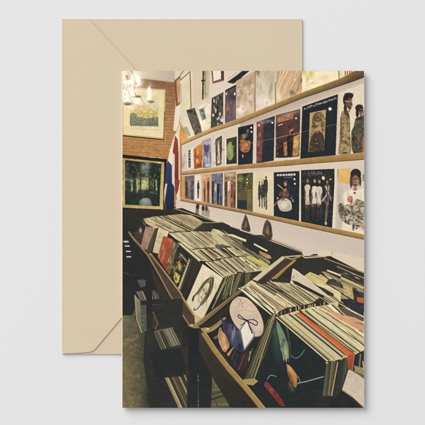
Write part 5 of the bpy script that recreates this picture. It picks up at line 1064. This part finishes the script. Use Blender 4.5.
for p, q, w, c in (((94, 150), (70, 430), 3.0, (92, 90, 72)), ((84, 156), (50, 430), 1.6, (60, 58, 52)), ((120, 140), (90, 430), 2.2, (70, 66, 56)), ((140, 136), (104, 430), 1.6, (122, 112, 78)), ((160, 130), (118, 430), 2.0, (98, 86, 58)), ((184, 146), (132, 430), 1.2, (186, 164, 100)), ((176, 150), (124, 430), .7, (60, 54, 42)), ((205, 130), (150, 430), 2.6, (50, 52, 52)), ((232, 124), (186, 430), 4.4, (54, 57, 56)), ((250, 110), (222, 360), 2.0, (72, 72, 58)), ((262, 100), (250, 250), 1.0, (104, 98, 66)), ((345, 84), (330, 205), 3.4, (44, 46, 52)), ((378, 76), (368, 195), 1.0, (150, 136, 92)), ((395, 66), (388, 190), 1.6, (48, 46, 42))): line(b3(p, q), w, c, .95)
setclip(None)
blk = m6((114, 106), (180, 86), (235, 72), (300, 62), (418, 90), (424, 214), (378, 236), (322, 252), (288, 256))
poly(blk, (204, 192, 146), noise=3)
setclip(blk); tops(*m6((114, 106), (290, 256), (500, 180), (350, 40)), 39, .4, .05, sw=.4)
for p, q, w, c in (((116, 109), (288, 256), 1.5, (214, 204, 172)), ((122, 106), (296, 254), .8, (60, 54, 42)), ((134, 104), (310, 252), 2.0, (196, 186, 142)), ((148, 98), (330, 250), 2.4, (206, 194, 148)), ((142, 102), (318, 252), .4, (140, 126, 86)), ((160, 95), (342, 242), 1.5, (54, 48, 38)), ((170, 96), (352, 242), 2.2, (180, 174, 138)), ((180, 96), (362, 242), 1.1, (64, 58, 46)), ((200, 86), (386, 226), .8, (70, 58, 42)), ((207, 86), (398, 228), 2.0, (190, 178, 130)), ((214, 84), (404, 226), 1.0, (58, 50, 40)), ((226, 80), (424, 226), 2.8, (214, 205, 166)), ((238, 78), (424, 208), .7, (58, 52, 40)), ((252, 78), (424, 192), 2.6, (204, 194, 152)), ((262, 78), (424, 180), .6, (110, 96, 66)), ((270, 76), (424, 170), 1.8, (220, 206, 150)), ((276, 74), (424, 160), .5, (120, 100, 70))): line(m6(p, q), w, c, .95)
dashes(m6((134, 104), (170, 92), (352, 240), (310, 252)), 40, .83, .4, 1.6, [(150, 138, 98), (120, 106, 74)], (.2, .4), .6)
poly(b2((120, 104), (180, 108), (230, 128), (330, 152), (405, 196), (420, 280), (330, 236), (216, 172)), (216, 154, 118), 1, (206, 150, 112), b2((150, 120), (390, 240)), noise=5); poly(b2((60, 90), (120, 104), (216, 172), (150, 140)), (210, 192, 142), .9); line(b2((330, 190), (405, 208)), .7, (130, 72, 56), .9); soft(*b2((260, 150))[0], 3, 1, (232, 178, 146), .7, 20)
poly(m6((182, 93), (196, 88), (379, 230), (362, 241)), (212, 98, 52), noise=4); line(m6((186, 93), (364, 238)), .5, (236, 142, 88)); line(m6((197, 88), (381, 230)), .7, (64, 50, 36))
setclip(None)
poly(b3((264, 88), (282, 84), (330, 74), (328, 90), (310, 210), (270, 204)), (186, 76, 50), 1, (160, 66, 46), b3((290, 90), (285, 200)), noise=3); line(b3((326, 84), (308, 208)), .6, (206, 130, 80))
for x, y in ((92, 150), (150, 130), (212, 118), (258, 96)): ell(*b3((x, y))[0], 1.5, 1.0, (198, 178, 122), 30, .8)
poly(b2((180, 48), (240, 66), (405, 150), (405, 186), (330, 150), (240, 128)), (92, 78, 66), .95, noise=4); line(b2((200, 30), (405, 142)), .9, (206, 194, 152)); poly(b2((225, 20), (300, 10), (405, 70), (405, 136), (300, 84)), (50, 52, 56), noise=2); poly(b2((340, 0), (405, 0), (405, 28), (360, 20)), (192, 86, 58)); line(b2((150, 40), (250, 130)), 1.2, (170, 154, 96))
elem('printed_storage_box', 'white sleeve at the lower right corner of the right bin')
poly(m6((362, 284), (380, 290), (424, 322), (424, 420), (410, 412), (376, 376), (340, 352)), (198, 183, 166), 1, (206, 192, 176), m6((360, 300), (415, 390)), noise=2)
line(m6((366, 282), (418, 312)), 1.4, (120, 104, 78)); line(m6((340, 354), (376, 378), (414, 414)), .9, (146, 120, 72)); poly(m6((338, 356), (374, 380), (404, 420), (280, 420)), (40, 42, 44)); poly(m6((380, 270), (418, 280), (418, 306), (384, 290)), (150, 136, 96), noise=5); line(m6((410, 255), (415, 285)), 1.4, (190, 186, 90), .8)
base()
# round-topped sleeve in front
elem('printed_album_cover', 'round pinkish cream sleeve with a dark ribbon bow and a white kite shape')
egg = ((66, 42), (30, 70), (12, 112), (14, 158), (40, 218), (80, 262), (130, 292), (186, 304), (220, 288), (232, 240), (222, 184), (196, 130), (160, 84), (118, 50), (66, 42))
poly(spl([(x + .3, y + .5) for x, y in o7(*egg)]), (128, 112, 106)); poly(spl(o7(*egg)), (212, 189, 170), 1, (200, 178, 166), o7((90, 60), (170, 290)), noise=2)
bl(o7, 6.55, [(120, 110, 50, 40, (220, 200, 182), .6), (50, 160, 24, 40, (196, 170, 158), .5), (190, 240, 26, 40, (222, 204, 190), .6)])
line(spl(m8((84, 108), (92, 96), (104, 104), (98, 118), (112, 112), (122, 104))), .4, (176, 112, 92), .85); line(spl(m8((88, 128), (108, 122), (124, 130), (134, 118), (146, 126), (160, 120))), .4, (186, 140, 104), .8); line(spl(m8((96, 140), (120, 136), (140, 142), (162, 136))), .45, (176, 136, 104), .6); line(m8((104, 98), (112, 130)), .4, (150, 92, 80), .8)
poly(U((45, 206), (102, 296), (97, 328), (30, 418), (-4, 272)), (120, 122, 142)); poly(U((45, 214), (94, 298), (88, 322), (30, 402), (6, 274)), (224, 217, 212)); line(U((62, 240), (52, 330), (30, 400)), .5, (196, 190, 196), .8)
line(spl(m8((126, 172), (108, 160), (98, 152), (96, 160), (112, 168), (126, 172))), .9, (64, 48, 62)); line(spl(m8((126, 172), (144, 168), (160, 176), (158, 188), (140, 180), (126, 172))), .9, (66, 48, 62)); line(spl(m8((124, 172), (112, 184), (104, 188))), .8, (64, 50, 64)); line(spl(m8((128, 172), (136, 196), (144, 216))), 1.2, (58, 44, 60)); ell(*m8((126, 172))[0], 1.3, 1.1, (52, 40, 54)); line(m8((134, 168), (160, 164)), .5, (150, 130, 136), .8)
base()

# ---- the ink as laid down: slightly soft dots, grain
def blur(a, r):
    k = np.exp(-np.arange(-3 * int(r + 1), 3 * int(r + 1) + 1) ** 2 / (2 * r * r)); k /= k.sum()
    h = len(k) // 2
    p = np.pad(a, ((h, h), (0, 0), (0, 0)), 'edge'); o = sum(k[i] * p[i:i + a.shape[0]] for i in range(len(k)))
    p = np.pad(o, ((0, 0), (h, h), (0, 0)), 'edge'); return sum(k[i] * p[:, i:i + a.shape[1]] for i in range(len(k)))
def field(sig, ch=1):
    """smooth random field of unit spread, feature size sig (array cells)"""
    st = max(1, int(sig / 2)); q = nrs.normal(0, 1, (H // st + 4, W // st + 4, ch)).astype(np.float32)
    q = blur(q, sig / st)
    yi = np.linspace(0, q.shape[0] - 2.01, H); xi = np.linspace(0, q.shape[1] - 2.01, W)
    y0 = yi.astype(int); x0 = xi.astype(int); fy = (yi - y0)[:, None, None]; fx = (xi - x0)[None, :, None]
    o = (q[y0][:, x0] * (1 - fx) + q[y0][:, x0 + 1] * fx) * (1 - fy) + (q[y0 + 1][:, x0] * (1 - fx) + q[y0 + 1][:, x0 + 1] * fx) * fy
    return (o / o.std()).astype(np.float32)
# how busy each motif is in the motif photograph: (edge wander, mottling, fine detail)
BUSY = {'printed_album_cover': (.9, .03, 3), 'printed_record_stack': (.8, .03, 4), 'printed_floor': (1.0, .08, 6), 'printed_record_bin': (.5, .04, 2.5),
        'printed_brick_wall': (.9, .06, 5), 'printed_painting': (1.6, .10, 5), 'printed_framed_picture': (1.1, .03, 2.5), 'printed_chandelier': (1.2, .03, 4),
        'printed_photograph': (1.4, .08, 8), 'printed_flag': (1.0, .05, 4), 'printed_storage_box': (.8, .05, 4), 'printed_shelf': (.5, .03, 2.5), 'printed_picture': (.4, .008, 1.0), 'printed_ceiling': (.4, .02, 2)}
tab = np.array([BUSY.get(nm, (.6, .04, 3)) for nm, _ in elems], np.float32) * np.array([1, .5, .55], np.float32)
par = blur(tab[idm], 1.5)
dx, dy = field(4)[..., 0] * par[..., 0] * .2, field(4)[..., 0] * par[..., 0] * .2
yy = np.clip(np.arange(H)[:, None] + np.round(dy), 0, H - 1).astype(int); xx = np.clip(np.arange(W)[None, :] + np.round(dx), 0, W - 1).astype(int)
soft_img = img[yy, xx]
soft_img = soft_img * (1 + (field(8) * .55 + field(20) * .25) * par[..., 1:2])
amp = par[..., 2:3] * (.6 + .4 * np.clip(soft_img.mean(2, keepdims=True) / 150, 0, 1))
soft_img = soft_img + (field(3.4) * .8 + field(6) * .4) * amp + field(6, 3) * amp * .14
soft_img = blur(soft_img, 1.05)
soft_img = soft_img + .45 * (soft_img - blur(soft_img, 3.0))         # printer's sharpening
# the print's faded warm tone
lum = soft_img @ np.array([.3, .59, .11], np.float32)
soft_img = lum[..., None] + (soft_img - lum[..., None]) * .84
w_ = np.clip(lum / 200, 0, 1)[..., None]
soft_img = 1 + (soft_img - 128) * 1.05 + 128
soft_img = soft_img * (np.array([.95, .985, .985], np.float32) * (1 - w_) + np.array([.995, .97, .91], np.float32) * w_)

INK_GAIN = 1.0
pad = np.pad(soft_img, ((1, 1), (1, 1), (0, 0)), 'edge')
vcol = (pad[0:H + 1:2, 0:W + 1:2] + pad[1:H + 2:2, 0:W + 1:2] + pad[0:H + 1:2, 1:W + 2:2] + pad[1:H + 2:2, 1:W + 2:2]) / 4
vlin = np.clip(lin(np.clip(vcol, 0, 255)) * INK_GAIN, 0, 0.96).astype(np.float32)        # (GH+1, GW+1, 3)
cell_id = idm[1::2, 1::2]

# ------------------------------------------------------------------ greeting card
CARD_Z = 1.9 * MM                     # rests on the envelope's raised flap
CARD_T = 1.5 * MM                      # folded: two leaves
M_ink = bpy.data.materials.new('printed_ink')
M_ink.use_nodes = True
nt = M_ink.node_tree
b = nt.nodes['Principled BSDF']
b.inputs['Roughness'].default_value = 0.62
b.inputs['Specular IOR Level'].default_value = 0.12
at = nt.nodes.new('ShaderNodeAttribute'); at.attribute_name = 'ink'
nz = nt.nodes.new('ShaderNodeTexNoise'); nz.inputs['Scale'].default_value = 2600; nz.inputs['Detail'].default_value = 2
tc = nt.nodes.new('ShaderNodeTexCoord'); nt.links.new(tc.outputs['Object'], nz.inputs['Vector'])
mr = nt.nodes.new('ShaderNodeMapRange'); mr.inputs[3].default_value = 0.995; mr.inputs[4].default_value = 1.005
nt.links.new(nz.outputs['Fac'], mr.inputs[0])
mx = nt.nodes.new('ShaderNodeMix'); mx.data_type = 'RGBA'; mx.blend_type = 'MULTIPLY'; mx.inputs[0].default_value = 1
nt.links.new(at.outputs['Color'], mx.inputs[6]); nt.links.new(mr.outputs[0], mx.inputs[7])
nt.links.new(mx.outputs[2], b.inputs['Base Color'])

def card():
    root = bpy.data.objects.new('greeting_card', None)
    C.collection.objects.link(root)
    root['label'] = 'upright greeting card printed with a photo of a record shop, overlapping the kraft envelope'
    root['category'] = 'greeting card'
    # folded white stock: a narrow U in section, fold on the left, open on the right
    x0, x1 = WX(PX0) - 0.30 * MM, WX(PX1) - 0.03 * MM
    y0, y1 = WY(PY1) + 0.03 * MM, WY(PY0) - 0.03 * MM
    t = 0.42 * MM
    zb, zt = CARD_Z, CARD_Z + CARD_T
    r = CARD_T / 2
    prof = [(x1, zt), ]
    for k in range(13):
        a = math.pi / 2 + math.pi * k / 12
        prof.append((x0 + r * 0.55 + r * 0.55 * math.cos(a), zb + r + r * math.sin(a)))
    prof.append((x1, zb)); prof.append((x1, zb + t))
    ri = r - t
    for k in range(13):
        a = 3 * math.pi / 2 - math.pi * k / 12
        prof.append((x0 + r * 0.55 + ri * 0.5 * math.cos(a), zb + r + ri * math.sin(a)))
    prof.append((x1, zt - t))
    bm = bmesh.new()
    va = [bm.verts.new((x, y0, z)) for x, z in prof]; vb = [bm.verts.new((x, y1, z)) for x, z in prof]
    n = len(prof)
    for i in range(n):
        bm.faces.new((va[i], va[(i + 1) % n], vb[(i + 1) % n], vb[i]))
    bm.faces.new(va[::-1]); bm.faces.new(vb)
    bmesh.ops.recalc_face_normals(bm, faces=bm.faces)
    me = bpy.data.meshes.new('folded_stock'); bm.to_mesh(me); bm.free()
    o = link('folded_stock', me, root, M_stock)
    bv = o.modifiers.new('bevel', 'BEVEL'); bv.width = 0.02 * MM; bv.segments = 2; bv.limit_method = 'ANGLE'; bv.angle_limit = math.radians(60)

    # printed sheet: the grid of ink cells, one mesh per printed motif, all in one plane just proud of the stock
    zi = zt + 0.015 * MM
    xs = WX(PX0 + np.arange(GW + 1) * 2 / S); ys = WY(PY0 + np.arange(GH + 1) * 2 / S)
    part = None
    jobs = []
    for eid, (name, label) in enumerate(elems):
        mk = cell_id == eid
        if name != 'printed_storage_space':
            jobs.append((name, label, mk)); continue
        lab = np.where(mk, np.arange(mk.size).reshape(mk.shape) + 1, 0)          # connected pieces, by spreading the largest number
        for _ in range(4000):
            n = lab.copy()
            n[1:] = np.maximum(n[1:], n[:-1]); n[:-1] = np.maximum(n[:-1], n[1:])
            n[:, 1:] = np.maximum(n[:, 1:], n[:, :-1]); n[:, :-1] = np.maximum(n[:, :-1], n[:, 1:])
            n[~mk] = 0
            if np.array_equal(n, lab): break
            lab = n
        ids, cnt = np.unique(lab[mk], return_counts=True)
        big = ids[np.argmax(cnt)]
        for i_, c_ in zip(ids, cnt):
            if i_ == big: jobs.append((name, label, mk & (lab == i_)))
            elif c_ >= 200: jobs.append((name, None, mk & (lab == i_)))
            else: jobs[0] = (jobs[0][0], jobs[0][1], jobs[0][2] | (lab == i_))
    for name, label, mk in jobs:
        rr, cc = np.nonzero(mk)
        if len(rr) < 12: continue
        v = np.stack([rr * (GW + 1) + cc, (rr + 1) * (GW + 1) + cc, (rr + 1) * (GW + 1) + cc + 1, rr * (GW + 1) + cc + 1], 1)
        uq, inv = np.unique(v, return_inverse=True)
        inv = inv.reshape(-1)
        me = bpy.data.meshes.new(name)
        co = np.empty((len(uq), 3), np.float32)
        co[:, 0] = xs[uq % (GW + 1)]; co[:, 1] = ys[uq // (GW + 1)]; co[:, 2] = zi
        me.vertices.add(len(uq)); me.vertices.foreach_set('co', co.ravel())
        nf = len(rr)
        me.loops.add(nf * 4); me.loops.foreach_set('vertex_index', inv.astype(np.int32))
        me.polygons.add(nf); me.polygons.foreach_set('loop_start', np.arange(0, nf * 4, 4, dtype=np.int32))
        me.update(calc_edges=True)
        ca = me.attributes.new('ink', 'FLOAT_COLOR', 'POINT')
        col = np.ones((len(uq), 4), np.float32); col[:, :3] = vlin.reshape(-1, 3)[uq]
        ca.data.foreach_set('color', col.ravel())
        o = link(name, me, part if part else root, M_ink)
        if part is None: part = o
        if label: o['label'] = label
card()
